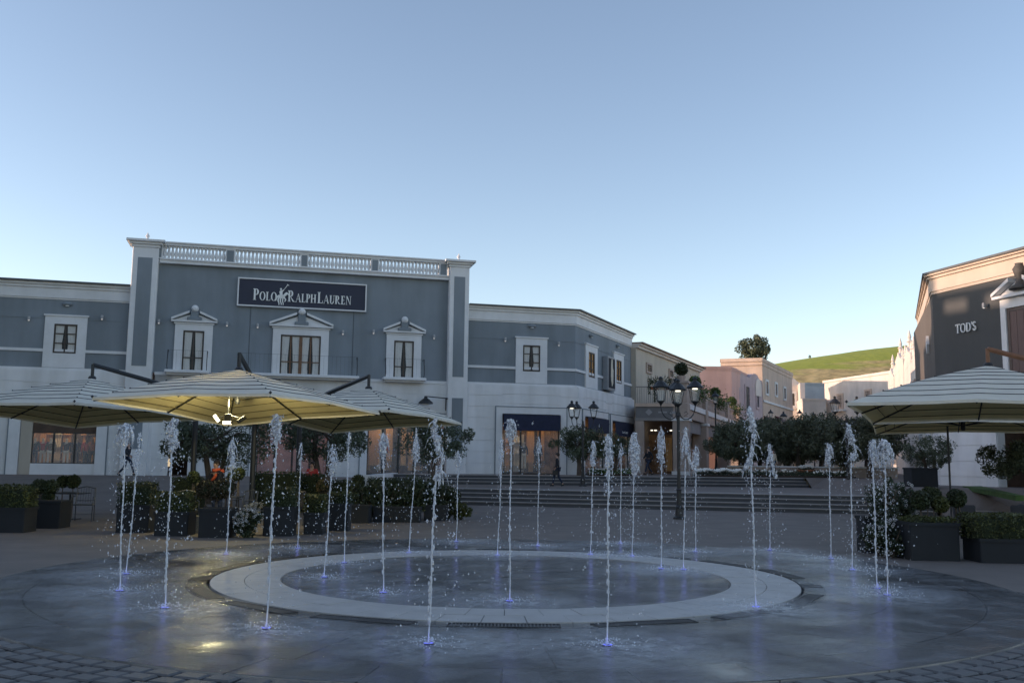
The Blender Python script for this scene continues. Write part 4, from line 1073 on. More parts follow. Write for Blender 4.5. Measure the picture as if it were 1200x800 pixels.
# ------------------------------------------------------------ hill
def hill_h(x, y):
    # ridge rises to the right; slope faces the camera and the low sun on the left
    rx = (x-60)/180
    ridge = 26.0+ 32*rx + .4*math.sin(x*.03) + (0 if x > 40 else (x-40)*.25)
    t = smooth(150, 262, y - .10*(x-60))
    h = ridge*t
    if y > 262: h = ridge*max(0, 1-.0016*(y-262))
    return 1.2+max(-3, h)+.5*noise.noise(Vector((x*.03, y*.03, 0)))+.25*noise.noise(Vector((x*.12, y*.12, 3)))
m = MB()
pgrid(-160, 420, 141, 560, 5, hill_h, m)
def hill_mat():
    mm = bpy.data.materials.new('hill_grass'); mm.use_nodes = True; t = mm.node_tree; b = t.nodes['Principled BSDF']; b.inputs['Roughness'].default_value = .95
    tc = t.nodes.new('ShaderNodeTexCoord')
    mp = t.nodes.new('ShaderNodeMapping'); mp.inputs['Scale'].default_value = (.03, .03, .4); t.links.new(tc.outputs['Object'], mp.inputs['Vector'])
    n = t.nodes.new('ShaderNodeTexNoise'); n.inputs['Scale'].default_value = 1.5; n.inputs['Detail'].default_value = 8; t.links.new(mp.outputs[0], n.inputs['Vector'])
    n2 = t.nodes.new('ShaderNodeTexNoise'); n2.inputs['Scale'].default_value = .5; n2.inputs['Detail'].default_value = 7; t.links.new(tc.outputs['Object'], n2.inputs['Vector'])
    sx = t.nodes.new('ShaderNodeSeparateXYZ'); t.links.new(tc.outputs['Object'], sx.inputs[0])
    # field boundary: young grass above, dry scrub below; the boundary climbs with the ridge
    a = t.nodes.new('ShaderNodeMath'); a.operation = 'MULTIPLY_ADD'; a.inputs[1].default_value = -.10; t.links.new(sx.outputs[0], a.inputs[0]); t.links.new(sx.outputs[1], a.inputs[2])
    w = t.nodes.new('ShaderNodeMath'); w.operation = 'MULTIPLY_ADD'; w.inputs[1].default_value = 26; t.links.new(n.outputs['Fac'], w.inputs[0]); t.links.new(a.outputs[0], w.inputs[2])
    r = t.nodes.new('ShaderNodeMapRange'); r.inputs[1].default_value = 238; r.inputs[2].default_value = 244; t.links.new(w.outputs[0], r.inputs[0])
    dry = t.nodes.new('ShaderNodeValToRGB'); dry.color_ramp.elements[0].color = (.32,.25,.11,1); dry.color_ramp.elements[1].color = (.56,.43,.20,1); dry.color_ramp.elements[0].position=.35; dry.color_ramp.elements[1].position=.65
    t.links.new(n2.outputs['Fac'], dry.inputs['Fac'])
    gr = t.nodes.new('ShaderNodeValToRGB'); gr.color_ramp.elements[0].color = (.22,.26,.03,1); gr.color_ramp.elements[1].color = (.34,.39,.06,1); t.links.new(n2.outputs['Fac'], gr.inputs['Fac'])
    mx = t.nodes.new('ShaderNodeMix'); mx.data_type = 'RGBA'; t.links.new(r.outputs[0], mx.inputs[0]); t.links.new(dry.outputs[0], mx.inputs[6]); t.links.new(gr.outputs[0], mx.inputs[7])
    t.links.new(mx.outputs[2], b.inputs['Base Color'])
    bp = t.nodes.new('ShaderNodeBump'); bp.inputs['Strength'].default_value = .8; bp.inputs['Distance'].default_value = .25; t.links.new(n2.outputs['Fac'], bp.inputs['Height']); t.links.new(bp.outputs[0], b.inputs['Normal'])
    return mm
tag(m.build('hill', hill_mat(), smooth=True), kind='structure')

# ------------------------------------------------------------ unseen block added left of the plaza to shade it and the charcoal shop
offb = thing('shade_block', 'long pale unseen block added to shade the plaza from the left', 'building', I4)
m = MB(); m.slab([(-44, -25), (-31, -25), (-31, 39.4), (-44, 39.4)], 0, 14.6); m.build('wall', beigewall, offb)
m = MB(); m.slab([(-44, 39.4), (-31, 39.4), (-31, 44.4), (-44, 41.2)], 0, 14.0); m.build('shade_block_low', beigewall, offb)  # top kept lower so sun reaches the charcoal shop's side wall
m = MB()
for y0_, y1_ in ((-25, 34.2), (35.5, 36.5), (37.8, 39.4)): m.slab([(-31.5, y0_), (-31, y0_), (-31, y1_), (-31.5, y1_)], 14.601, 15.15)  # gaps shaped to let patches of sun through to the charcoal wall
m.slab([(-31.5, -25), (-31, -25), (-31, 39.4), (-31.5, 39.4)], 15.151, 15.5); m.slab([(-34, 38.2), (-31, 38.2), (-31, 39.4), (-34, 39.4)], 15.501, 17.0); m.build('shade_parapet', beigewall, offb)

# ============================================================ foliage
def leaves(m, pts, size, rng, aspect=.5, droop=0):
    vs = m.v; fs = m.f; mi = m.mi
    for p in pts:
        a = rng.uniform(0, 2*math.pi); b = math.acos(rng.uniform(-1, 1)); s = size*rng.uniform(.6, 1.3)
        d = Vector((math.sin(b)*math.cos(a), math.sin(b)*math.sin(a), math.cos(b)-droop))
        u = d.cross(Vector((rng.uniform(-1,1), rng.uniform(-1,1), rng.uniform(-1,1)+.01))).normalized()*s*aspect; d = d.normalized()*s
        q = Vector(p); k = len(vs)
        vs.append(tuple(q-d)); vs.append(tuple(q+u)); vs.append(tuple(q+d)); vs.append(tuple(q-u)); fs.append((k,k+1,k+2,k+3)); mi.append(m.cur)
def clumps(rng, n, R3, flat=1.0):
    out = []
    for _ in range(n):
        while True:
            p = Vector((rng.uniform(-1,1), rng.uniform(-1,1), rng.uniform(-1,1)))
            if .25 < p.length < 1: break
        out.append(Vector((p.x*R3[0], p.y*R3[1], p.z*R3[2])))
    return out
def crown_pts(rng, c, R3, ncl, per, cr):
    pts = []
    for q in clumps(rng, ncl, R3):
        r = cr*rng.uniform(.6, 1.25)
        for _ in range(per):
            p = Vector((rng.gauss(0,1), rng.gauss(0,1), rng.gauss(0,.8))); p = p.normalized()*r*rng.uniform(.35, 1.0)**.6
            pts.append(Vector(c)+q+p)
    return pts
def make_tree(name, label, cat, M, R3, h, ncl, per, cr, leafsize, lm, group=None, seed=0, trunk=.12, lean=.0, multi=1, leafk=.35):
    rng = random.Random(seed); t = thing(name, label, cat, M, group)
    zc = h-R3[2]
    m = MB()
    for k in range(multi):
        a = 2*math.pi*k/max(1,multi)+rng.random(); bx_ = .12*(multi > 1)*math.cos(a); by_ = .12*(multi > 1)*math.sin(a)
        tx = bx_*3+lean; ty = by_*3
        m.tube([(bx_,by_,-.1),(bx_*1.6+lean*.2,by_*1.6,zc*.35),(tx*.8+rng.uniform(-.08,.08),ty*.8,zc*.7),(tx,ty,zc)], [trunk*1.25,trunk,trunk*.8,trunk*.5], 8)
        for j in range(6):
            b = rng.uniform(0, 2*math.pi); e = Vector((tx+math.cos(b)*R3[0]*.6, ty+math.sin(b)*R3[1]*.6, zc+rng.uniform(-.2,.6)*R3[2])); s = Vector((tx*.85,ty*.85,zc*rng.uniform(.7,.95)))
            mid = (s+e)/2+Vector((0,0,.12)); m.tube([s, mid, e], [trunk*.45,trunk*.3,trunk*.1], 5)
    m.build('trunk', bark, t, smooth=True) if False else None
    tr = m
    me = tr.build('trunk', bark, t)
    # local coordinates: build() leaves verts as given when fr is None, i.e. local to the thing
    c = MB(); pts = crown_pts(rng, (lean,0,zc), R3, ncl, per, cr)
    leaves(c, pts, leafsize, rng, aspect=leafk); c.build('crown', lm, t)
    return t
def TM(x, y, rz=0, s=1): return frame(x, y, rz, zg(x, y)) @ Matrix.Scale(s, 4)

# olive trees of the plaza
og = 'olive trees on the plaza'
o1 = make_tree('olive_tree', 'olive tree behind the middle of the big parasol, left of the mast', 'tree', TM(-10.4, 34), (1.9,1.7,1.0), 3.3, 46, 190, .42, .07, oliveleaf, og, 3, multi=2)
o2 = make_tree('olive_tree', 'broad olive tree between the parasol mast and the lit shop front', 'tree', TM(-7.2, 37), (1.9,1.6,1.05), 3.5, 46, 190, .42, .07, oliveleaf, og, 8, multi=2)
def cp(src, x, y, rz, label, s=1, group=og): return copy_tree(src, frame(x, y, rz, zg(x, y)), label, group, scale=s)
o3 = make_tree('olive_tree', 'olive tree at the left end of the steps, before the grey pilaster', 'tree', TM(-3.3, 41.5), (1.55,1.4,.95), 3.05, 40, 190, .40, .07, oliveleaf, og, 12)
xx = at(681, 530, 49).x
o4 = make_tree('olive_tree', 'low olive tree left of the four-lantern lamp post by the awnings', 'tree', frame(at(679,520,50.5).x, 50.5, 0, 1.12), (1.5,1.3,.80), 2.5, 40, 190, .40, .07, oliveleaf, og, 15)
cp(o1, at(716,520,53).x, 51.6, 1.7, 'olive tree right of the lamp post, in front of the side awnings', .70)
cp(o2, at(1082,520,38).x, 37.5, 2.2, 'olive tree in the slate planter at the charcoal shop corner', .55)
cp(o1, at(1203,520,31).x, 31, .6, 'olive tree at the right edge beside the dark entrance', .8)
# dark grove up the street
gg = 'dark round-headed trees of the grove'
gv = make_tree('grove_tree', 'x', 'tree', TM(15.0, 60, 0, .9), (2.4,2.1,1.35), 3.75, 80, 170, .5, .10, olivedark, gg, 31, trunk=.16)
gv2 = make_tree('grove_tree', 'x', 'tree', TM(17.6, 61, 0, .92), (2.6,2.1,1.35), 3.7, 80, 170, .5, .10, olivedark, gg, 37, trunk=.16)
gv['label'] = 'leftmost dark tree of the grove, next to the arcade pillars'; gv2['label'] = 'dark grove tree behind the second jet right of the tall lamp post'
G = [(at(870,520,57).x, 57.5, .5, .84, 'front dark grove tree behind the tallest water jet'), (at(905,520,60).x, 60.5, 1.2, .9, 'dark grove tree right of the tallest water jet'),
     (at(935,520,58).x, 58, 2.0, .95, 'dark grove tree in the middle, over the flower pot'), (at(962,520,60).x, 60, 2.9, .97, 'dark grove tree behind the pear-shaped jet crest'),
     (at(990,520,56).x, 56, 3.8, .9, 'dark grove tree behind the right-hand lamp post'), (at(1018,520,54).x, 54, 4.4, .92, 'dark grove tree at the tip of the lower right parasol'),
     (at(890,520,72).x, 72, 5.1, 1.02, 'rear dark grove tree below the lilac building'), (at(940,520,74).x, 74, .2, 1.08, 'rear dark grove tree below the white gabled house'), (at(985,520,72).x, 72, 1.1, 1.05, 'rear dark grove tree below the long cream house'), (at(1015,520,68).x, 68, 2.1, 1.0, 'rear dark grove tree nearest the right-hand fronts')]
for k, (x, y, rz, s, lb) in enumerate(G): cp(gv if k % 2 else gv2, x, y, rz, lb, s, gg)
# the tall tree over the roofs
tt = make_tree('tall_tree', 'tall rounded tree rising behind the peach block against the sky', 'tree', frame(at(884,420,126).x, 126, 0, 1.2), (2.1,2.1,2.0), 17.6, 60, 120, .62, .13, oliveleaf, None, 52, trunk=.35, leafk=.6)
tb = make_tree('far_tree', 'small dark tree at the right foot of the tall tree, by the hill edge', 'tree', frame(at(901,424,140).x, 142, 0, 1.2), (1.6,1.6,1.8), 13.6, 30, 70, .55, .13, olivedark, None, 57, trunk=.25)
hb = make_tree('hill_tree', 'tiny lone tree on the green ridge line', 'tree', frame(at(949,418,262).x, 262, 0, hill_h(at(949,418,262).x, 262)-.3), (.5,.5,.45), 1.1, 8, 40, .25, .1, olivedark, None, 59, trunk=.15)
# ============================================================ planters, hedges, flowers
def planter(x, y, w, d, h, rz, label, group='slate planters round the cafe terraces', taper=0):
    t = thing('planter', label, 'planter', frame(x, y, rz, zg(x, y)), group)
    m = MB(); m.bbox(-w/2, w/2, -d/2, d/2, 0, h, .015); m.build('box', planterm, t)
    m = MB(); m.box(-w/2-.02, w/2+.02, -d/2-.02, -d/2+.03, h-.05, h+.012); m.box(-w/2-.02, w/2+.02, d/2-.03, d/2+.02, h-.05, h+.012)
    m.box(-w/2-.02, -w/2+.03, -d/2+.031, d/2-.031, h-.05, h+.012); m.box(w/2-.03, w/2+.02, -d/2+.031, d/2-.031, h-.05, h+.012); m.build('rim', planterm, t)
    m = MB(); m.box(-w/2+.031, w/2-.031, -d/2+.031, d/2-.031, h+.001, h+.006); m.build('soil', soil, t)
    return t
def hedge(x, y, z, w, d, h, rz, label, lm=None, n=1100, ls=.028, name='hedge', group='clipped hedges', seed=0, cat='hedge'):
    lm = lm or hedgeleaf
    rng = random.Random(seed+int(x*100)); t = thing(name, label, cat, frame(x, y, rz, z), group)
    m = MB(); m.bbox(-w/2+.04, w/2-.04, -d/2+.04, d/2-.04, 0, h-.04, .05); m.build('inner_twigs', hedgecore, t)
    pts = []
    A = [(w*h, 0), (w*h*.6, 1), (d*h, 2), (d*h, 3), (w*d*1.4, 4)]; tot = sum(a for a, _ in A)
    for _ in range(n):
        r = rng.uniform(0, tot)
        for a, k in A:
            if r < a: break
            r -= a
        u, v = rng.uniform(-.5,.5), rng.random(); e = rng.uniform(-.045,.035)+.03*noise.noise(Vector((u*w*4, v*h*4, seed+k)))
        pts.append({0:(u*w,-d/2-e,v*h), 1:(u*w,d/2+e,v*h), 2:(-w/2-e,u*d,v*h), 3:(w/2+e,u*d,v*h), 4:(u*w,(v-.5)*d,h+e)}[k])
    c = MB(); leaves(c, pts, ls, rng, aspect=.55); c.build('foliage', lm, t)
    return t
def topiary(x, y, z, hstem, r, label, lm=None, n=700, stems=1, seed=0, group='round-headed topiary plants'):
    rng = random.Random(seed+3); t = thing('topiary', label, 'plant', frame(x, y, rng.random()*6, z), group)
    m = MB()
    for k in range(stems):
        dx = (k-(stems-1)/2)*.12; m.tube([(dx,0,0),(dx*.7+.02,.01,hstem*.5),(dx*.3,0,hstem+r*.4)], [.022,.018,.014], 6)
    m.build('stem', bark, t)
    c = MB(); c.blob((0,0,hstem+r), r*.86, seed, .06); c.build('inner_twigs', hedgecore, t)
    pts = []
    for _ in range(n):
        d = Vector((rng.gauss(0,1), rng.gauss(0,1), rng.gauss(0,1))).normalized(); pts.append(Vector((0,0,hstem+r))+d*r*rng.uniform(.86,1.08))
    c = MB(); leaves(c, pts, .026, rng, aspect=.6); c.build('foliage', lm or boxleaf, t)
    return t
def bush(x, y, z, R3, label, lm=None, flowers=0, n=1500, seed=0, cat='bush', name='bush', group=None, ls=.04):
    rng = random.Random(seed+11); t = thing(name, label, cat, frame(x, y, 0, z), group)
    m = MB()
    for k in range(9):
        a = rng.uniform(0, 6.28); m.tube([(0,0,0),(math.cos(a)*R3[0]*.3,math.sin(a)*R3[1]*.3,R3[2]*.8),(math.cos(a)*R3[0]*.7,math.sin(a)*R3[1]*.7,R3[2]*1.5)], [.015,.01,.005], 5)
    m.build('stems', bark, t)
    pts = crown_pts(rng, (0,0,R3[2]), (R3[0]*.8,R3[1]*.8,R3[2]*.85), 26, n//26, R3[0]*.35)
    pts = [p for p in pts if p.z > .01]
    c = MB(); leaves(c, pts, ls, rng, aspect=.45); c.build('foliage', lm or fernleaf, t)
    if flowers:
        c = MB()
        for _ in range(flowers):
            d = Vector((rng.gauss(0,1), rng.gauss(0,1)-.6, rng.gauss(0,1)+.5)).normalized(); p = Vector((d.x*R3[0], d.y*R3[1], R3[2]+d.z*R3[2]))
            for j in range(5):
                a = j*1.256; q = p+Vector((math.cos(a)*.022, rng.uniform(-.01,.01), math.sin(a)*.022)); c.drop(q, .012)
        c.build('flowers', petal, t, kind='stuff')
    return t
# --- left terrace, front row: (px left, px right, y of the foot)
def span(px0, px1, yfoot, z=0):
    a, b = gnd(px0, yfoot, z), gnd(px1, yfoot, z); return (a.x+b.x)/2, (a.y+b.y)/2, abs(b.x-a.x)
def hz(px, py, Y): return at(px, py, Y).z
FL = [(-14, 27, 624, 595, 'slate planter at the left edge of the picture', (0, 572, 'broad clipped hedge at the left edge, lit dull green on top', hedgeleaf)),
      (29, 69, 619, 587, 'slate planter below the three topiary heads on the left', None),
      (133, 173, 624, 592, 'slate planter behind the two leftmost water jets', (0, 566, 'loose dark shrub in the planter behind the two leftmost jets', fernleaf)),
      (178, 219, 628, 600, 'slate planter behind the bushy third jet from the left', (0, 578, 'square clipped hedge behind the third jet from the left', hedgeleaf)),
      (230, 268, 630, 596, 'slate planter under the bronze topiary heads', None),
      (306, 341, 628, 594, 'tall slate planter behind the big fifth jet', (0, 572, 'dark clipped hedge behind the big fifth jet', boxleaf)),
      (354, 377, 626, 601, 'small slate planter with the brightest green hedge', (0, 581, 'bright green clipped hedge in the small planter', hedgeleaf)),
      (382, 407, 622, 590, 'slate planter right of the bright green hedge', (0, 578, 'low dark hedge right of the bright green one', boxleaf))]
for k, (p0_, p1_, yf, yt, lb, hd) in enumerate(FL):
    x, y, w = span(p0_, p1_, yf); d = .7; h = hz((p0_+p1_)/2, yt, y); y += d/2
    planter(x, y, w, d, h, .06, lb)
    if hd: hedge(x, y, h+.007, w*1.02, d*.95, max(.2, hz((p0_+p1_)/2, hd[1], y)-h-zg(x,y)*0), .06, hd[2], hd[3], n=1500, seed=k)
# topiary heads over planters
def topi(px, py0, py1, zbase, Y, label, lm=None, stems=1, seed=0, n=700):
    c = at(px, (py0+py1)/2, Y); r = (at(px, py0, Y).z-at(px, py1, Y).z)/2; topiary(c.x, Y, zbase, c.z-r-zbase, r, label, lm, n, stems, seed)
pb = hz(50, 587, 24)
for q in ((46,561,578,'leftmost topiary head over the left slate planter'), (60,562,579,'second topiary head over the left slate planter'), (57,575,588,'low topiary mound tucked under the left topiary heads')): topi(q[0], q[1], q[2], pb, 24.3, q[3], seed=q[0], stems=2)
for q in ((74,557,571,'slim topiary head behind the left chair, left one of a pair'), (86,556,572,'slim topiary head behind the left chair, right one of a pair')): topi(q[0], q[1], q[2], zg(-12.5,28), 28, q[3], seed=q[0])
pb = hz(250, 596, 21.9)
for q in ((241,562,584,'left bronze-leaved topiary head near the waiter'), (254,563,586,'middle bronze-leaved topiary head near the waiter'), (265,560,583,'right bronze-leaved topiary head near the waiter')): topi(q[0], q[1], q[2], pb, 22.2, q[3], redleaf, seed=q[0])
for q in ((227,552,566,25.5,'dark round shrub head between two planters, left of the waiter'), (280,548,562,26,'dark round shrub head right of the waiter'), (273,552,564,27,'small dark round shrub head right beside the waiter'), (380,560,578,27,'round bronze shrub head behind the small planters'), (420,556,572,30,'round dark shrub head near the lit shop')):
    topi(q[0], q[1], q[2], zg(-9, q[3]), q[3], q[4], boxleaf if q[0] != 380 else redleaf, seed=q[0], stems=2)
# flower bush and beige bin
x, y, w = span(268, 303, 631); bush(x, y+.3, 0, (w*.52, .35, .32), 'low leafy bush with white flowers at the terrace edge, between two slate planters', flowers=50, n=2200, seed=2, cat='bush')
x, y, w = span(276, 296, 629); bush(x, y+1.0, .45, (.30,.25,.13), 'cluster of white blossoms above the low flowering bush', flowers=70, n=500, seed=5)
bx_ = gnd(223.5, 625); t = thing('waste_bin', 'small beige wicker bin between two slate planters', 'bin', frame(bx_.x, bx_.y+.2, 0, 0))
m = MB(); m.lathe([(.13,0),(.15,.36)], 10); m.build('basket', wicker, t)
for k in range(5):
    m = MB(); m.lathe([(.136+.004*k,.03+k*.07),(.142+.004*k,.05+k*.07),(.14+.004*k,.07+k*.07)], 10, caps=False); m.build('woven_band', wicker, t)
m = MB(); m.lathe([(.175,.36),(.175,.40),(.13,.41),(.13,.36)], 10, caps=False); m.build('rim', wicker, t)
# big shrub masses at the left end of the steps
for k, (px, py, Y, R3, lb, lm, fl) in enumerate([
    (425, 585, 28.3, (.75,.5,.62), 'dark bushy shrub left of the jet with the pointed crest', fernleaf, 0), (452, 583, 28.6, (.75,.5,.64), 'dark bushy shrub directly behind the pointed jet crest', fernleaf, 12),
    (480, 584, 28.9, (.75,.5,.64), 'dark bushy shrub between two middle jets', boxleaf, 0), (508, 585, 29.3, (.72,.5,.62), 'dark bushy shrub behind the tall twisting middle jet', fernleaf, 10),
    (526, 590, 29.6, (.5,.4,.5), 'last dark bushy shrub before the steps', boxleaf, 0), (541, 601, 29.4, (.34,.3,.24), 'small bright green bush at the foot of the steps', hedgeleaf, 0),
    (440, 562, 33, (.8,.5,.5), 'rear shrub under the lit shop window', boxleaf, 0), (497, 562, 34, (.9,.5,.5), 'rear shrub beside the steps and olive tree', fernleaf, 0), (520, 566, 35, (.6,.5,.4), 'small rear shrub at the top left corner of the steps', hedgeleaf, 0)]):
    p = at(px, py, Y); bush(p.x, Y, max(0, zg(p.x, Y)-.02) if px < 500 and Y > 31 else 0, R3, lb, lm, fl, n=2600, seed=20+k, ls=.045, group='dark bushy shrubs left of the steps')
# slate planters under the shrub mass
for q in ((410, 432, 613, 592, 'low slate planter under the leftmost dark shrub'), (436, 492, 612, 594, 'long slate planter under the middle dark shrubs'), (496, 524, 610, 592, 'low slate planter under the shrub behind the twisting jet')):
    x, y, w = span(q[0], q[1], q[2]); planter(x, y+.3, w, .5, hz(q[0], q[3], y), 0, q[4])
# rear hedges of the left terrace, seen as green bands
for k, q in enumerate(((0, 40, 568, 577, 30, 'low rear hedge behind the left edge planter'), (300, 352, 553, 566, 31, 'bright rear hedge behind the big fifth jet'), (205, 240, 560, 575, 29, 'rear hedge left of the orange-clad waiter'), (352, 380, 556, 566, 32, 'short rear hedge right of the parasol mast'), (432, 470, 560, 570, 35, 'thin rear hedge below the lit shop'), (388, 410, 563, 575, 33, 'short rear hedge between the shrub heads'))):
    a = at(q[0], q[2], q[4]); b = at(q[1], q[3], q[4]); w = abs(b.x-a.x); zz = zg((a.x+b.x)/2, q[4]); hedge((a.x+b.x)/2, q[4], zz, w, .6, max(.5, a.z-zz), 0, q[5], hedgeleaf if k in (1, 0) else boxleaf, n=900, seed=40+k, ls=.035, group='rear hedges of the left terrace')
# --- right terrace
x, y, w = span(1071, 1125, 657); h = hz(1098, 613, y); planter(x, y+.4, w, .8, h, -.05, 'big slate planter in front of the right terrace, below the stemmed topiaries'); PH = h
hedge(x, y+.4, h+.007, w*.96, .7, .07, -.05, 'thin green groundcover on top of the big right planter', hedgeleaf, n=900, seed=71, name='groundcover', group=None, cat='plant')
for q in ((1079,575,597,'leftmost stemmed topiary head on the right terrace'), (1102,581,600,'middle stemmed topiary head on the right terrace'), (1121,573,594,'rightmost stemmed topiary head on the right terrace')): topi(q[0], q[1], q[2], PH, 18.6 if q[0] < 1110 else 18.65, q[3], boxleaf if q[0] != 1102 else hedgeleaf, seed=q[0], stems=2, n=1000)
for q in ((1094,571,588,22,'dark topiary head behind the right terrace planter'), (1087,570,582,24,'farther dark topiary head near the terracotta pot')): topi(q[0], q[1], q[2], zg(9,q[3])*0, q[3], q[4], boxleaf, seed=q[0])
x, y, w = span(1154, 1216, 660); h = hz(1180, 632, y); planter(x, y+.4, w, .8, h, -.05, 'slate planter cut by the right edge of the picture')
hedge(x-.03, y+.4, h+.007, w*1.1, .8, hz(1175, 605, y)-h, -.05, 'clipped hedge cut by the right edge of the picture', hedgeleaf, n=2600, seed=77)
for k, q in enumerate(((1038, 600, 19.2, (.42,.35,.55), .45, 18, 'upper mass of the white-flowering shrub behind the right jets'), (1045, 640, 18.7, (.42,.30,.36), 0, 22, 'lower mass of the white-flowering shrub beside the big right planter'), (1030, 638, 18.9, (.34,.3,.34), 0, 14, 'left skirt of the white-flowering shrub by the right jets'), (1058, 592, 19.6, (.32,.3,.42), .6, 12, 'dark green shrub top right of the white-flowering shrub'))):
    p = at(q[0], q[1], q[2]); bush(p.x, q[2], q[4], q[3], q[6], fernleaf, q[5], n=2400, seed=80+k, ls=.035)
x, y, w = span(1030, 1066, 652); planter(x, y+.9, w, .5, .72, 0, 'slate planter hidden inside the white-flowering shrub')
# terracotta bowls
def bowl(px, py, z, r, label, flowers, Y=None):
    p = gnd(px, py, z); t = thing('flower_bowl', label, 'flower pot', frame(p.x, p.y, 0, z), 'terracotta bowls at the top of the steps')
    m = MB(); m.lathe([(r*.55,0),(r*.62,.05),(r*.9,r*.55),(r*1.0,r*.72),(r*1.06,r*.74),(r*1.06,r*.86),(r*.93,r*.86),(r*.9,r*.7)], 20, caps=False); m.lathe([(.01,r*.7),(r*.9,r*.7)], 20, caps=False); m.lathe([(.01,.0),(r*.55,0)], 20, caps=False); m.build('bowl', terracotta, t, smooth=True)
    rng = random.Random(int(px)); pts = [Vector((rng.gauss(0,r*.45), rng.gauss(0,r*.45), r*.8+abs(rng.gauss(0,r*.18)))) for _ in range(500)]
    c = MB(); leaves(c, pts, .04, rng); c.build('foliage', fernleaf, t)
    if flowers:
        c = MB()
        for _ in range(flowers): a = rng.uniform(0,6.28); q = rng.uniform(0,r*1.0); c.drop((q*math.cos(a), q*math.sin(a), r*1.05+rng.uniform(0,r*.3)), .045)
        c.build('flowers', petalb, t, kind='stuff')
bowl(557, 558.5, .95, .48, 'plain terracotta bowl at the top left of the steps', 0); bowl(1103, 570, .9, .42, 'terracotta bowl of white flowers near the charcoal shop', 120)
bowl(945, 559, 1.12, .5, 'terracotta bowl of white flowers in front of the dark grove', 120); bowl(774, 552, 1.12, .5, 'terracotta bowl of white flowers behind the tall lamp post', 120)
planter(at(1081,550,37).x, 37.2, 1.0, .8, .72, 0, 'slate planter with a small tree at the charcoal shop corner')
# flower beds before the grove
def bed(x0, x1, y0, y1, z, nfl, label, seed):
    rng = random.Random(seed); t = thing('flower_bed', label, 'flower bed', frame((x0+x1)/2, (y0+y1)/2, 0, z)); w, d = x1-x0, y1-y0
    m = MB(); m.bbox(-w/2, w/2, -d/2, d/2, 0, .1, .04); m.build('soil', soil, t)
    pts = [(rng.uniform(-w/2,w/2), rng.uniform(-d/2,d/2), .12+abs(rng.gauss(0,.12))) for _ in range(int(500*w*d/3))]
    c = MB(); leaves(c, pts, .06, rng); c.build('foliage', grass if nfl == 0 else fernleaf, t)
    if nfl:
        c = MB()
        for _ in range(nfl): 
            px_ = rng.uniform(-w/2,w/2); py_ = rng.gauss(-.2*d,.2*d); c.drop((px_, py_, .30+.1*noise.noise(Vector((px_*2,0,0)))+rng.uniform(0,.1)), .06)
        c.build('flowers', petalb, t, kind='stuff')
bed(at(818,550,53).x, at(868,550,53).x, 52.6, 54.4, 1.12, 420, 'bed of white flowers at the head of the steps, left of the tallest jet', 1)
bed(at(870,550,54).x, at(1000,550,54).x, 53.5, 55.6, 1.12, 60, 'green planting strip below the grove, right of the tallest jet', 2)
bed(at(690,555,52).x, at(742,555,52).x, 51.0, 53.0, 1.12, 0, 'strip of lawn under the olive trees by the side awnings', 3)
# lawn wedge right
m = MB(); A = [gnd(1128, 571, .98), gnd(1190, 583, .98), gnd(1200, 583, .98), gnd(1150, 571, .98)]
m.slab([(p.x, p.y) for p in A], .9, 1.04); t = m.build('lawn', grass); tag(t, kind='structure')

# pot plants on the balcony
def pier_plant(s, label, seed, trail=True, r=.42):
    p = PE.M @ Vector((s, .33, zf+(1.16 if trail else 1.50))); rng = random.Random(seed); t = thing('balcony_plant', label, 'plant', frame(p.x, p.y, 0, p.z), 'round topiary plants on the arcade piers')
    m = MB(); m.lathe([(.22,0),(.32,.35)], 10); m.build('pot', rosewall, t)
    m = MB(); m.tube([(0,0,.3),(0,0,.7)], .03, 5); m.build('stem', bark, t)
    pts = []
    for _ in range(500): d = Vector((rng.gauss(0,1),rng.gauss(0,1),rng.gauss(0,1))).normalized(); pts.append(Vector((0,0,.80))+d*r*rng.uniform(.8,1.05))
    c = MB(); c.blob((0,0,.80), r*.8, 0, .05); c.build('inner_twigs', hedgecore, t)
    if trail:
        for _ in range(1100): pts.append(Vector((rng.gauss(0,.5), rng.gauss(-.15,.35), rng.gauss(.0,.30))))
    c = MB(); leaves(c, pts, .085, rng); c.build('foliage', boxleaf if not trail else mat('fresh_leaves', (.075,.12,.03), .6, .4, 2), t)
for s, lb, tr_ in ((cols[0], 'ball topiary on the nearest arcade pier, left of the lantern', False), (PE(820,450)[0], 'ball topiary with trailing green just right of the near lantern', True), (PE(843,460)[0], 'ball topiary with trailing green on the second arcade pier', True), (PE(862,466)[0], 'ball topiary with trailing green on the third arcade pier', True)): pier_plant(s, lb, int(s*10), tr_)
p = PD.M @ Vector((1.75, .1, zf)); rng = random.Random(5); t = thing('balcony_plant', 'dark trailing plant hanging over the iron balcony railing', 'plant', frame(p.x, p.y, 0, p.z))
pts = [Vector((rng.uniform(-1.0,.9), rng.gauss(-.1,.12), 1.2+rng.gauss(0,.14)+.3*math.sin(rng.uniform(0,3)))) for _ in range(900)]+[Vector((-.55+rng.gauss(0,.05), -.15, rng.uniform(.1,1.2))) for _ in range(130)]+[Vector((-.9+rng.gauss(0,.05), -.15, rng.uniform(.6,1.2))) for _ in range(60)]
c = MB(); leaves(c, pts, .06, rng); c.build('foliage', boxleaf, t); m = MB(); m.bbox(-.8, .7, -.05, .25, .95, 1.12, .02); m.build('trough', terracotta, t)

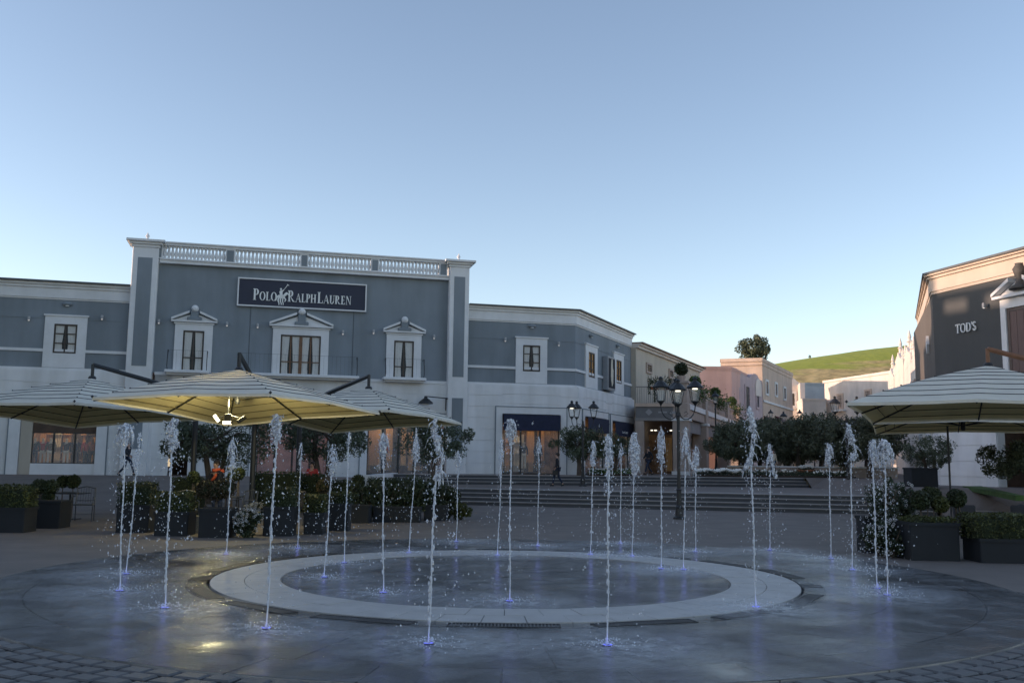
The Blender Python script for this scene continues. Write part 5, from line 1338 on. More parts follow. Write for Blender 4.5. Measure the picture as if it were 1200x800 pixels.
# ============================================================ parasols
def parasol(Cn, Pk, name_label, rail_mid=.06, mast=None, arm_end=None, armm=None, group='big cream cantilever parasols', hub=True):
    """Cn: four corners (world) in order, Pk: peak"""
    base = Vector(mast if mast else (Pk.x, Pk.y, 0)); gz = zg(base.x, base.y)
    t = thing('parasol', name_label, 'parasol', frame(base.x, base.y, 0, gz), group); Wd = I4
    Cn = [Vector(c) for c in Cn]; Pk = Vector(Pk)
    spokes = []                                        # 8 ribs: corner, middle, corner ...
    for i in range(4):
        spokes.append(Cn[i]); mdl = (Cn[i]+Cn[(i+1)%4])/2+Vector((0,0,rail_mid)); spokes.append(mdl)
    def pt(i, u, dz=0):
        s = spokes[i%8]; p = Pk+(s-Pk)*u; return p+Vector((0,0,+.07*math.sin(math.pi*u)+dz))
    NS = 6; sd = Cn[0].x*3
    def cl(i, f, u, dz):                                # a point of the cloth between rib i and the next
        p = pt(i, u, dz).lerp(pt(i+1, u, dz), f); w_ = math.sin(math.pi*f)
        p.z += -.014*w_*u + .016*w_*noise.noise(Vector((p.x*1.7+sd, p.y*1.7, u*3)))*u; return p
    NB = 8; us = [.0]+[.10+.90*(k/(NB-1))**.96 for k in range(NB)]
    us = [0, .15, .28, .40, .52, .64, .76, .87, 1.0]
    for k in range(NB):
        u0, u1 = us[k], us[k+1]; m = MB()
        for i in range(8):
            for j in range(NS):
                ua = max(0, u0-.02); dz = -.012 if k else 0
                P = [cl(i, j/NS, ua, dz), cl(i, (j+1)/NS, ua, dz), cl(i, (j+1)/NS, u1, 0), cl(i, j/NS, u1, 0)]
                if k == 0: m.add(P[1:], [(0,1,2)])
                else: m.add(P, [(0,1,2,3)])
        m.build('canopy_band', canvas, t, fr=Wd)
        m = MB(); ring = []
        for i in range(8):
            for j in range(NS): ring.append(cl(i, j/NS, u1, -.006))
        ring.append(ring[0]); 
        if k < NB-1: m.tube(ring, .010, 4, caps=False); m.build('piping', piping, t, fr=Wd)
        else:                                           # valance
            m = MB(); th = .012
            for i in range(8):
                for j in range(NS):
                    a, b = cl(i, j/NS, 1.0, 0), cl(i, (j+1)/NS, 1.0, 0)
                    a2, b2 = a-Vector((0,0,.07)), b-Vector((0,0,.07)); m.add([a, b, b2, a2], [(0,1,2,3)])
            m.build('valance', canvas, t, fr=Wd)
    m = MB()                                            # lining just under the bands
    for i in range(8): m.add([pt(i, .02, -.07), pt(i, 1, -.06), pt(i+1, 1, -.06)], [(0,1,2)]) if False else m.add([pt(i, 0.01, -.09), pt(i, .5, -.09), pt(i, .985, -.05), pt(i+1, .985, -.05), pt(i+1, .5, -.09)], [(0,1,4),(1,2,3,4)])
    m.build('lining', lining, t, fr=Wd)
    m = MB()
    for u in us[1:-1]:
        ring = [pt(i, u, -.115) for i in range(8)]; ring.append(ring[0]); m.tube(ring, .012, 3, caps=False)
    m.build('lining_seams', mat('lining_seam', (.13,.11,.06), .9, 0), t, fr=Wd)
    for i in range(8):
        m = MB(); m.tube([pt(i, .03, -.16), pt(i, .5, -.14), pt(i, .99, -.09)], .022, 5); m.build('rib', iron, t, fr=Wd)
        m = MB(); m.tube([Pk+Vector((0,0,-.75)), pt(i, .5, -.16)], .016, 5); m.build('strut', iron, t, fr=Wd)
    for i in range(4):                                  # nubs where the piping meets the corner ribs
        m = MB()
        for u in us[2:-1]: m.drop(pt(2*i, u, .0), .028)
        m.drop(pt(2*i, 1, .02), .04); m.build('hip_caps', iron, t, fr=Wd, kind='stuff')
    m = MB(); m.lathe([(.05,-.9),(.07,-.85),(.07,-.1),(.12,.0),(.09,.06),(.03,.08)], 10, tuple(Pk)); m.build('hub', iron, t, fr=Wd)
    if mast:
        am = armm or iron; E_ = Vector(arm_end); top = Pk+Vector((0,0,.42)); B_ = Vector((base.x, base.y, gz))
        m = MB(); m.tube([Pk+Vector((0,0,.0)), top], .05, 8); m.build('hanger', am, t, fr=Wd)
        m = MB(); m.tube([top+Vector((0,0,-.02)), top.lerp(E_, .5)+Vector((0,0,.02)), E_], [.065,.075,.085], 6); m.build('arm', am, t, fr=Wd)
        m = MB(); m.tube([B_, Vector((B_.x, B_.y, E_.z+.12))], .085, 8); m.build('mast', iron, t, fr=Wd)
        m = MB(); m.bbox(-.45, .45, -.45, .45, 0, .09, .02); m.build('base_plate', iron, t)
    return t
M0 = (-5.3,21,3.12)
pk = at(280, 433, 25); 
parasol([(-5.3,21,3.17), (-3.6,26.2,3.05), (-8.25,28,2.74), (-10.0,22.8,3.15)], pk, 'largest cream parasol in front of the grey store, lit from below by a lamp', mast=(-7.8,29.2,0), arm_end=(-7.8,29.2,3.9))
pk = at(108, 443, 28.5)
parasol([(-11.1,24.3,3.12), (-9.4,29.5,2.98), (-14.2,31.3,2.74), (-15.8,26.1,3.02)], pk, 'cream parasol at the left edge with its dark arm reaching over the top', mast=(-10.2,31.0,0), arm_end=(-10.2,31.0,3.75))
pk = at(432, 455, 30.5)
parasol([(-3.45,27,3.17), (-1.65,32.0,3.02), (-6.4,34,2.74), (-8.15,28.8,3.1)], pk, 'cream parasol behind the big one, pointing towards the steps', mast=(-7.4,33.6,0), arm_end=(-7.4,33.6,3.6))
pk = at(1158, 428, 23.3); rust = mat('sunlit_brown_arm', (.22,.10,.05), .5, .2, 5)
parasol([(7.37,21,3.12), (12.6,20,3.15), (15.0,24.8,3.05), (9.75,25.9,2.96)], pk, 'upper right parasol with a brown arm, nearest the right edge', mast=(14.9,22.6,0), arm_end=(14.9,22.6,3.6), armm=rust)
parasol([(10.55,28,3.04), (15.7,27,3.1), (17.9,32.2,3.0), (12.65,33.3,2.92)], Vector((14.2,30.1,3.8)), 'lower right parasol half hidden under the upper one', mast=(18.1,29.6,0), arm_end=(18.1,29.6,3.5))
p = at(1158, 508, 27); t = thing('thin_pole', 'thin dark pole rising behind the right parasols in front of the white wall', 'pole', frame(p.x, 29.5, 0, zg(p.x, 29.5)))
m = MB(); m.tube([(0,0,0),(0,0,3.0)], .03, 6); m.build('pole_tube', iron, t); m = MB(); m.lathe([(.2,0),(.2,.03),(.05,.06)], 10); m.build('foot', iron, t)
# lamp under the big parasol
p = at(267, 492, 24.2); t = thing('parasol_lamp', 'lit three-headed lamp hanging under the big parasol', 'lamp', frame(p.x, 24.2, 0, p.z))
m = MB(); m.tube([(0,0,.1),(0,0,.75)], .02, 6); m.bbox(-.08, .08, -.08, .08, .0, .16, .02); m.tube([(-.04,0,.12),(-.22,-.05,.05)], .015, 5); m.tube([(.04,0,.12),(.30,-.05,.06)], .015, 5); m.build('bracket', iron, t)
for (dx, dz, lit, an) in ((0,-.06,1,0), (-.26,.04,1,.9), (.36,.02,0,-.6)):
    m = MB(); m.bbox(-.12, .12, -.05, .05, -.04, .04, .01); h = m.build('lamp_head', iron, t); h.location = (dx, -.04, dz); h.rotation_euler = (0, an, 0)
    m = MB(); m.box(-.10, .10, -.058, -.051, -.03, .03); m.box(-.10, .10, -.04, .04, -.048, -.041); l = m.build('lens', mat('bright_lens', (1,1,1), .5, 0, emit=(1,.86,.55), es=3) if lit else chairmetal, h)
pl_ = bpy.data.lights.new('parasol_lamp_light', 'POINT'); pl_.energy = 85; pl_.color = (1, .86, .45); pl_.shadow_soft_size = .1
lo = bpy.data.objects.new('parasol_lamp_light', pl_); C.objects.link(lo); lo.location = (p.x+.05, 24.2, p.z+.42)

# ============================================================ chairs
def chair(x, y, rz, label, cush=False, s=1.0):
    t = thing('terrace_chair', label, 'chair', frame(x, y, rz, zg(x, y)), 'metal chairs of the terraces')
    for sx in (-1, 1):
        m = MB(); m.tube([(sx*.26,-.24,0),(sx*.27,-.25,.45),(sx*.27,-.22,.66),(sx*.26,.2,.68)], .014, 6); m.build('leg', chairmetal, t)
        m = MB(); m.tube([(sx*.24,.28,0),(sx*.24,.22,.45),(sx*.23,.30,.90)], .014, 6); m.build('leg', chairmetal, t)
    m = MB(); m.bbox(-.25, .25, -.25, .22, .43, .46, .01); m.build('seat', cushion if cush else chairmetal, t)
    m = MB(); m.tube([(-.23,.30,.88),(0,.33,.93),(.23,.30,.88)], .014, 6)
    for k in range(7): a = -.20+.4*k/6; m.tube([(a,.23,.50),(a*.98,.30,.90)], .005, 4)
    m.tube([(-.23,.24,.55),(.23,.24,.55)], .01, 5); m.build('backrest', chairmetal, t)
    if cush: m = MB(); m.bbox(-.26, .26, .17, .26, .50, .92, .03); m.build('back_cushion', cushion, t)
chair(-11.7, 26.6, .25, 'grey metal chair seen from the front, left of the two leftmost jets'); chair(-13.2, 26.8, 2.9, 'dark cushioned chair beside the left slate planter', True); chair(-12.6, 26.2, 3.3, 'dark cushioned chair just left of the grey metal one', True)
chair(10.0, 21.0, .2, 'dark cushioned chair behind the big right planter', True); chair(11.3, 21.2, -.2, 'dark cushioned chair left of the right edge hedge', True); chair(12.3, 22.0, .1, 'dark cushioned chair at the far right under the parasol', True)
chair(-8.2, 24.6, .4, 'metal chair behind the square hedge, near the waiter'); chair(-7.0, 25.4, -.5, 'metal chair behind the bronze topiary planter'); chair(-5.6, 26.0, 2.8, 'metal chair at the table under the big parasol', True)
def table(x, y, label):
    t = thing('cafe_table', label, 'table', frame(x, y, 0, zg(x, y)), 'square cafe tables')
    m = MB(); m.bbox(-.4, .4, -.4, .4, .71, .75, .01); m.build('tabletop', chairmetal, t)
    m = MB(); m.tube([(0,0,0),(0,0,.71)], .03, 8); m.build('leg', iron, t); m = MB(); m.bbox(-.25, .25, -.25, .25, 0, .03, .01); m.build('base', iron, t)
table(-12.4, 27.3, 'square cafe table behind the left metal chair'); table(-7.6, 25.9, 'square cafe table under the big parasol'); table(10.8, 22.2, 'square cafe table behind the right chairs')

# ============================================================ street lamps
def lantern(t, M, s=1.0, lit=True):
    m = MB(); m.lathe([(.265,0),(.275,.03),(.22,.09),(.155,.17),(.095,.22),(.06,.24),(.06,.29),(.085,.31),(.05,.35),(.02,.37)], 12, (0,0,.44)); r = m.build('lantern', iron, t, fr=M)
    m = MB()
    for k in range(4):
        a = math.pi/4+k*math.pi/2; m.tube([(.14*math.cos(a),.14*math.sin(a),0),(.245*math.cos(a),.245*math.sin(a),.44)], .011, 4)
    m.lathe([(.14,-.02),(.15,.0),(.15,.02)], 4, (0,0,0)); m.lathe([(.02,-.14),(.05,-.08),(.10,-.03)], 8); m.build('lantern_frame', iron, r, fr=M)
    m = MB(); m.lathe([(.13,.02),(.235,.435)], 4, caps=False); m.build('glass', mat('lantern_glass', (.8,.85,.85), .1, 0, alpha=.14), r, fr=M)
    m = MB(); m.lathe([(.09,.0),(.08,.04)], 10, (0,0,.40)); m.build('lamp_lens', paleglow if lit else trim, r, fr=M)
def streetlamp(x, y, z, H_, arms, label, group='black multi-lantern lamp posts', lit=(True, True, True), s=1.0, center=True):
    M = frame(x, y, 0, z) @ Matrix.Scale(s, 4); t = thing('street_lamp', label, 'street lamp', M, group); ROOT[t.name] = M
    pt_ = H_-1.05
    m = MB(); m.lathe([(.20,0),(.20,.05),(.13,.10),(.11,.35),(.13,.38),(.085,.45),(.075,.9),(.10,.93),(.06,.98),(.052,1.6),(.048,pt_-.3),(.075,pt_-.27),(.05,pt_-.2),(.045,pt_)], 12); m.build('post', iron, t)
    if center: lantern(t, M @ Matrix.Translation((0,0,pt_+.12)), lit=lit[0])
    for k, a in enumerate(arms):
        d = Vector((math.cos(a), math.sin(a), 0)); L_ = .56; m = MB(); pts = []
        zl_ = pt_+.20; z0_ = pt_-.25
        for i in range(9):
            u = i/8; ang = math.pi*(1+u); pts.append(d*(.05+(L_-.05)*(1-math.cos(math.pi*u))/2)+Vector((0,0,z0_+.10-.28*math.sin(math.pi*u)+(zl_-.14-z0_-.10)*u**2)))
        m.tube(pts, .020, 6); m.tube([d*.2+Vector((0,0,z0_-.02)), d*.33+Vector((0,0,z0_+.06)), d*.26+Vector((0,0,z0_+.13)), d*.2+Vector((0,0,z0_+.08))], .012, 5)
        m.build('arm', iron, t, fr=M); lantern(t, M @ Matrix.Translation(d*L_+Vector((0,0,zl_))), lit=lit[k+1])
    return t
g0 = gnd(796, 608); streetlamp(g0.x, g0.y, 0, 4.62, [R(178), R(2), R(88)], 'tall black lamp post with lanterns standing at the foot of the steps', lit=(True, False, True, False))
p = at(683, 560, 47.5); streetlamp(p.x, 47.5, .64, 4.25, [R(170), R(120), R(15)], 'black lamp post with a cluster of lanterns before the right wing of the grey store', lit=(True, True, False, False), s=1.0, center=False)
p = at(994, 560, 48.5); streetlamp(p.x, 48.5, .64, 4.7, [R(180), R(0)], 'black two-lantern lamp post near the tip of the right parasol', lit=(False, False, False), center=False)
for k, (px, py, Y, lb) in enumerate(((903,478,92,'by the lilac building'), (918,480,70,'the largest of the far ones, in front of the peach block side'), (937,478,88,'below the white gabled house'), (953,481,100,'below the cream tower'), (964,482,106,'farthest right, below the blue-grey block'), (838,456,63,'beside the second arcade pillar'))):
    z_ = at(px, py, Y).z; x_ = at(px, py, Y).x; zb_ = 1.2; streetlamp(x_, Y, zb_, max(3.5, (z_-zb_))+0, [], 'small lamp post up the street, '+lb.replace('the largest of the far ones, in front of', 'largest one, before'), 'single-lantern lamp posts up the street', lit=(False,))
# bracket lantern by the right pilaster
x_, z_ = PA(499, 474, .6); M_ = PA.M @ Matrix.Translation((x_, -.55, z_-.45)); t = thing('wall_lantern', 'dark hooded lantern on a bracket beside the right pilaster of the grey store', 'lamp', M_)
m = MB(); m.tube([(0,0,.9),(1.2,0,.82),(1.2,.6,.82)], .03, 5); m.tube([(1.2,.55,.2),(1.2,.55,.9)], .03, 5); m.build('bracket', iron, t); m = MB(); m.lathe([(.40,0),(.38,.08),(.22,.22),(.10,.3),(.08,.42)], 12, (0,0,.5)); m.build('hood', iron, t); m = MB(); m.lathe([(.2,.44),(.2,.5)], 10); m.build('lens', trim, t)
# ============================================================ people and mannequins
def skinned(name, verts, edges, radii, m, parent, sub=1, root=0):
    me = bpy.data.meshes.new(name); me.from_pydata(verts, edges, []); o = bpy.data.objects.new(name, me); C.objects.link(o); o.parent = parent
    o.modifiers.new('skin', 'SKIN'); 
    if not me.skin_vertices:
        bm = bmesh.new(); bm.from_mesh(me); bm.verts.layers.skin.verify(); bm.to_mesh(me); bm.free()
    for i, sv in enumerate(me.skin_vertices[0].data):
        r = radii[i]; sv.radius = (r, r) if not isinstance(r, tuple) else r; sv.use_root = (i == root)
    s = o.modifiers.new('subsurf', 'SUBSURF'); s.levels = sub; s.render_levels = sub
    o.modifiers['skin'].use_smooth_shade = True
    me.materials.append(m); return o
POSES = {
 'stand': dict(hipL=(-.09,0,.93), kneeL=(-.10,.01,.50), ankL=(-.10,0,.08), toeL=(-.11,.17,.03), hipR=(.09,0,.93), kneeR=(.10,.01,.50), ankR=(.10,0,.08), toeR=(.12,.17,.03),
               shL=(-.18,0,1.43), elL=(-.25,-.02,1.16), wrL=(-.24,.06,.92), shR=(.18,0,1.43), elR=(.25,-.02,1.16), wrR=(.24,.06,.92)),
 'walk': dict(hipL=(-.09,.02,.92), kneeL=(-.09,.22,.54), ankL=(-.09,.34,.12), toeL=(-.09,.50,.08), hipR=(.09,-.02,.92), kneeR=(.09,-.06,.50), ankR=(.09,-.40,.14), toeR=(.09,-.28,.03),
               shL=(-.18,0,1.43), elL=(-.24,-.14,1.18), wrL=(-.24,-.12,.94), shR=(.18,0,1.43), elR=(.24,.08,1.17), wrR=(.22,.26,1.02)),
 'bag': dict(hipL=(-.09,.02,.92), kneeL=(-.09,.16,.52), ankL=(-.09,.22,.09), toeL=(-.09,.38,.04), hipR=(.09,-.02,.92), kneeR=(.09,-.06,.50), ankR=(.09,-.30,.12), toeR=(.09,-.18,.03),
               shL=(-.18,0,1.43), elL=(-.26,-.08,1.18), wrL=(-.30,.05,.98), shR=(.18,0,1.43), elR=(.24,.02,1.17), wrR=(.22,.16,1.0)),
 'lean': dict(hipL=(-.09,0,.90), kneeL=(-.10,.04,.48), ankL=(-.10,-.02,.08), toeL=(-.11,.15,.03), hipR=(.09,0,.90), kneeR=(.10,.10,.50), ankR=(.10,.04,.08), toeR=(.12,.21,.03),
               shL=(-.18,.14,1.38), elL=(-.26,.26,1.16), wrL=(-.20,.44,1.04), shR=(.18,.14,1.38), elR=(.26,.24,1.14), wrR=(.20,.42,1.02), tilt=.14),
}
def figure(name, label, cat, M, pose='stand', top=coatm, legs_=jeans, bodym=None, hair=True, fingers=True, group=None, head=True, skirt=False, scarf=None):
    t = thing(name, label, cat, M, group); P = POSES[pose]; tl_ = P.get('tilt', 0); bodym = bodym or skin
    V = [(0,0,.95),(0,tl_*.4,1.15),(0,tl_*.8,1.36),(0,tl_,1.47),(0,tl_+.01,1.55),(0,tl_+.03,1.63),(0,tl_+.02,1.70)]; r = [(.13,.10),(.12,.09),(.14,.10),.052,.062,(.078,.095),.062]; E = [(0,1),(1,2),(2,3),(3,4),(4,5),(5,6)]
    if not head: V = V[:4]; r = r[:4]; E = E[:3]
    if head: V.append((0,tl_+.125,1.615)); r.append(.014); E.append((5,len(V)-1))           # nose
    for s in 'LR':
        b = len(V); V += [P['hip'+s],P['knee'+s],P['ank'+s],P['toe'+s]]; r += [.085,.052,.036,.03]; E += [(0,b),(b,b+1),(b+1,b+2),(b+2,b+3)]
        b = len(V); w = Vector(P['wr'+s]); e = Vector(P['el'+s]); d = (w-e).normalized(); V += [P['sh'+s],P['el'+s],tuple(w),tuple(w+d*.07)]; r += [.055,.038,.026,(.034,.016)]; E += [(2,b),(b,b+1),(b+1,b+2),(b+2,b+3)]
        if fingers:
            sx = -1 if s == 'L' else 1; side = Vector((0,1,0)); side = (side-d*side.dot(d)).normalized(); inn = Vector((-sx,0,0))
            for k in range(4):
                f0 = w+d*.085+side*(.026-.0175*k); f1 = f0+d*(.032 if k in (0,3) else .038)+inn*.006; f2 = f1+d*.026+inn*.018
                c_ = len(V); V += [tuple(f0),tuple(f1),tuple(f2)]; r += [.009,.0085,.007]; E += [(b+3,c_),(c_,c_+1),(c_+1,c_+2)]
            c_ = len(V); f0 = w+d*.03+side*.035; V += [tuple(f0),tuple(f0+d*.035+side*.02+inn*.01)]; r += [.011,.008]; E += [(b+3,c_),(c_,c_+1)]
    skinned('body', V, E, r, bodym, t)
    # clothes: jacket and trousers follow the body
    V = [(0,0,.90),(0,tl_*.4,1.12),(0,tl_*.8,1.36),(0,tl_,1.47)]; r = [(.165,.13),(.145,.115),(.165,.12),.065]; E = [(0,1),(1,2),(2,3)]
    for s in 'LR':
        b = len(V); V += [P['sh'+s],P['el'+s],tuple(Vector(P['wr'+s])*.97+Vector(P['el'+s])*.03)]; r += [.07,.055,.042]; E += [(2,b),(b,b+1),(b+1,b+2)]
    skinned('jacket', V, E, r, top, t)
    V = [(0,0,.96)]; r = [(.15,.12)]; E = []
    for s in 'LR':
        b = len(V); V += [P['hip'+s],P['knee'+s],tuple(Vector(P['ank'+s])*.9+Vector(P['knee'+s])*.1)]; r += [.10,.068,.052]; E += [(0,b),(b,b+1),(b+1,b+2)]
    skinned('trousers', V, E, r, legs_, t)
    for s in 'LR':
        m = MB(); a = Vector(P['ank'+s]); b = Vector(P['toe'+s]); m.tube([a+Vector((0,-.05,-.03)), a+(b-a)*.5+Vector((0,0,-.0)), b], [.045,.045,.03], 8); m.build('shoe', shoe, t, smooth=True)
    if hair and head:
        m = MB(); m.blob((0,tl_-.015,1.675), (.095,.115,.105), 4, .05, 12, 8); m.build('hair', hairm, t, smooth=True)
    if head:
        m = MB()
        for sx in (-1, 1): m.blob((sx*.032,tl_+.115,1.655), .011, amp=0, nu=6, nv=4)
        m.build('eyes', hairm, t)
        m = MB(); m.box(-.025, .025, tl_+.112, tl_+.118, 1.572, 1.580); m.build('mouth', redc, t)
        m = MB()
        for sx in (-1, 1): m.blob((sx*.085,tl_+.03,1.63), (.012,.022,.032), amp=0, nu=6, nv=5)
        m.build('ears', bodym, t)
    if scarf:
        m = MB(); m.tube([(-.10,tl_+.05,1.47),(0,tl_+.10,1.44),(.10,tl_+.05,1.47),(.06,tl_-.07,1.48),(-.06,tl_-.07,1.48),(-.10,tl_+.05,1.47)], .045, 8); m.build('scarf', scarf, t, smooth=True)
    return t
def PM(px, pyf, Y, h, rz, z=None):
    p = at(px, pyf, Y); s = h/1.78; zz = zg(p.x, Y) if z is None else z
    M = frame(p.x, Y, rz, zz) @ Matrix.Scale(s, 4); return M
w1 = figure('person', 'person in black coat and dark jeans striding past the white wall, carrying a shoulder bag', 'person', PM(148, 560, 45.5, 1.66, R(-100)), 'walk')
w2 = figure('person', 'woman in dark coat with a handbag walking across the steps by the lit shop', 'person', PM(653, 565, 46.4, 1.62, R(80), .64), 'bag')
w3 = figure('person', 'waiter with a bright orange scarf leaning over the tables under the big parasol', 'person', PM(256, 585, 28.5, 1.72, R(150)), 'lean', scarf=orange)
m = MB(); m.slab([(-.16,.09),(.10,.16),(.20,.02),(-.12,-.04)], 1.16, 1.44); 
o = MB(); o.tube([(-.19,.02,1.46),(-.05,.16,1.32),(.12,.20,1.12)], [.05,.06,.05], 8); o.build('orange_sash', orange, w3, smooth=True)
# the handbags
def bag(M, label):
    t = thing('handbag', label, 'bag', M); m = MB(); m.bbox(-.06, .06, -.15, .15, -.12, .12, .03); m.build('bag_body', shoe, t); m = MB(); m.tube([(0,-.12,.1),(0,-.06,.28),(0,.06,.28),(0,.12,.1)], .012, 5); m.build('handle', shoe, t)
bag(w2.matrix_world @ Matrix.Translation((-.31,.06,.74)) if False else ROOT[w2.name] @ Matrix.Translation((-.33,.06,.72)), 'black handbag held by the woman at the top of the steps')
bag(ROOT[w1.name] @ Matrix.Translation((-.27,-.14,1.02)), 'dark shoulder bag carried by the striding person')
w4 = figure('person', 'diner in a reddish jacket seen between the olive trees behind the rear hedge', 'person', PM(365, 575, 33.5, 1.55, R(170)), 'stand', top=redc)
w5 = figure('person', 'passer-by in dark clothes near the arcade entrance, beside the jets', 'person', PM(760, 553, 57, 1.68, R(120), 1.12), 'walk', fingers=False)
w6 = figure('person', 'passer-by in a pale top below the far trees, left of the flower bowl', 'person', PM(906, 553, 55, 1.6, R(200), 1.12), 'stand', top=creamc, fingers=False)
# mannequins in the lit windows
man = [(42, .9, coatm, jeans, 'leftmost mannequin in the left display window, dark jacket'), (50, 1.2, redc, creamc, 'mannequin in a red-brown top, second from the left in the left display'),
       (60, 1.0, interiord, creamc, 'mannequin in a dark sweater and cream trousers in the left display'), (78, 1.1, coatm, creamc, 'mannequin in a black puffy jacket, left of the middle pair'),
       (88, 1.3, navy, coatm, 'mannequin in navy with dark trousers, right of the middle pair'), (101, 1.2, redc, coatm, 'mannequin in a wine-red coat near the right end of the left display'), (109, 1.0, mat('rust_cloth', (.30, .09, .04), .8, .1, 6), coatm, 'mannequin in an orange top at the right end of the left display')]
for px, dy, a, b, lb in man:
    s = PA(px, 530, -1.2)[0]; figure('mannequin', lb, 'mannequin', PA.M @ Matrix.Translation((s, dy, 1.15)) @ Matrix.Rotation(math.pi, 4, 'Z') @ Matrix.Scale(.92, 4), 'stand', a, b, bodym=interiord if px % 2 else creamc, hair=False, fingers=False, group='mannequins in the left display window', head=True)
for px, a, b, lb in ((613, coatm, creamc, 'mannequin in black and cream in the awning shop window'), (630, navy, coatm, 'mannequin in navy in the awning shop window'), (449, redc, coatm, 'mannequin in red in the lit shop behind the middle parasol'), (495, coatm, jeans, 'dark mannequin in the lit shop, right of the orange panel')):
    s = PA(px, 530, -1.2)[0]; figure('mannequin', lb, 'mannequin', PA.M @ Matrix.Translation((s, 1.1, 1.35)) @ Matrix.Rotation(math.pi, 4, 'Z') @ Matrix.Scale(.92, 4), 'stand', a, b, bodym=creamc, hair=False, fingers=False, group='mannequins in the central and right windows')

# ============================================================ fountain jets
def jet_mat():
    m = bpy.data.materials.new('falling_water'); m.use_nodes = True; t = m.node_tree; b = t.nodes['Principled BSDF']
    b.inputs['Base Color'].default_value = (.90, .93, 1.0, 1); b.inputs['Roughness'].default_value = .16; b.inputs['Transmission Weight'].default_value = .2; b.inputs['IOR'].default_value = 1.33
    n = t.nodes.new('ShaderNodeTexNoise'); n.inputs['Scale'].default_value = 26; n.inputs['Detail'].default_value = 5; tc = t.nodes.new('ShaderNodeTexCoord'); t.links.new(tc.outputs['Object'], n.inputs['Vector'])
    bp = t.nodes.new('ShaderNodeBump'); bp.inputs['Strength'].default_value = .8; bp.inputs['Distance'].default_value = .02; t.links.new(n.outputs['Fac'], bp.inputs['Height']); t.links.new(bp.outputs[0], b.inputs['Normal'])
    r = t.nodes.new('ShaderNodeMapRange'); r.inputs[1].default_value = .42; r.inputs[2].default_value = .60; r.inputs[3].default_value = .08; r.inputs[4].default_value = 1.0
    t.links.new(n.outputs['Fac'], r.inputs[0]); t.links.new(r.outputs[0], b.inputs['Alpha'])
    return m
JM = jet_mat()
JS = jet_mat(); JS.name = 'rising_water'
for l_ in list(JS.node_tree.links):
    if l_.to_socket.name == 'Alpha': JS.node_tree.links.remove(l_)
JS.node_tree.nodes['Principled BSDF'].inputs['Alpha'].default_value = .85
foamm = mat('splash_foam', (.70, .74, .82), .6, .1, 12, alpha=1)
# (crest px, crest py, foot px, foot py, crest kind, crest width px, crest height px, label)
J = [(148,497,140,693,'umbrella',20,32,'leftmost jet, with an umbrella-shaped crest, in front of the striding person'),
 (163,510,148,673,'thin',9,40,'thin jet just right of the leftmost one'),
 (203,492,193,713,'lumpy',19,34,'thick jet with a heavy ragged crest right of the two leftmost'),
 (273,513,265,650,'cone',14,32,'jet with a conical crest in front of the waiter'),
 (325,487,312,737,'lumpy',17,26,'big near jet with a round crest and many falling drops, before the red poster'),
 (353,520,349,643,'thin',7,22,'slender rear jet between two tall near ones, before the bright green hedge'),
 (390,522,380,677,'cone',13,30,'jet with a hooded crest in front of the olive crown, left of the lit shop'),
 (409,507,403,660,'thin',7,20,'very thin jet just right of the hooded one'),
 (450,509,449,695,'bulb',15,26,'jet with a pointed bulb crest before the orange-lit doorway'),
 (488,503,479,648,'cone',11,34,'rear jet left of the tall twisting one'),
 (512,492,502,755,'twist',20,62,'tall twisting near jet just left of the middle, before the olive tree'),
 (537,528,535,635,'cone',9,17,'short rear jet above the terracotta bowl'),
 (588,516,583,651,'thin',8,40,'thin jet leaning against the left side of the bell-shaped one'),
 (599,492,597,705,'bell',15,26,'jet with a bell-shaped crest before the navy awning'),
 (632,512,630,640,'thin',8,26,'thin rear jet before the lit window, left of the walking woman'),
 (695,517,692,650,'cone',9,26,'rear jet just left of the thick column jet'),
 (713,512,712,757,'column',14,44,'near jet with a thick column crest under the narrower awning'),
 (728,520,727,637,'thin',8,20,'short thin rear jet right of the column jet'),
 (743,510,741,652,'lumpy',17,42,'jet with a wide ragged crest left of the arcade opening'),
 (775,502,775,667,'cone',11,36,'jet in front of the arcade opening, left of the tall lamp post'),
 (803,503,801,668,'hook',12,40,'jet just right of the tall lamp post with a hooked crest'),
 (815,523,815,647,'cone',10,26,'shorter jet behind the hooked one, right of the lamp post'),
 (879,480,886,712,'twist',17,66,'tallest jet, wavering before the dark grove'),
 (902,522,902,645,'hook',11,34,'small hooked rear jet right of the tallest'),
 (971,520,974,655,'bulb',12,24,'jet with a pear-shaped crest before the grove'),
 (996,497,999,668,'twist',16,40,'broken twisting jet below the right lamp post'),
 (1022,516,1028,690,'lumpy',11,24,'jet with a small knobbly crest, left of the rightmost'),
 (1036,516,1040,698,'umbrella',19,34,'rightmost jet, spreading like an umbrella before the white-flowering shrub')]
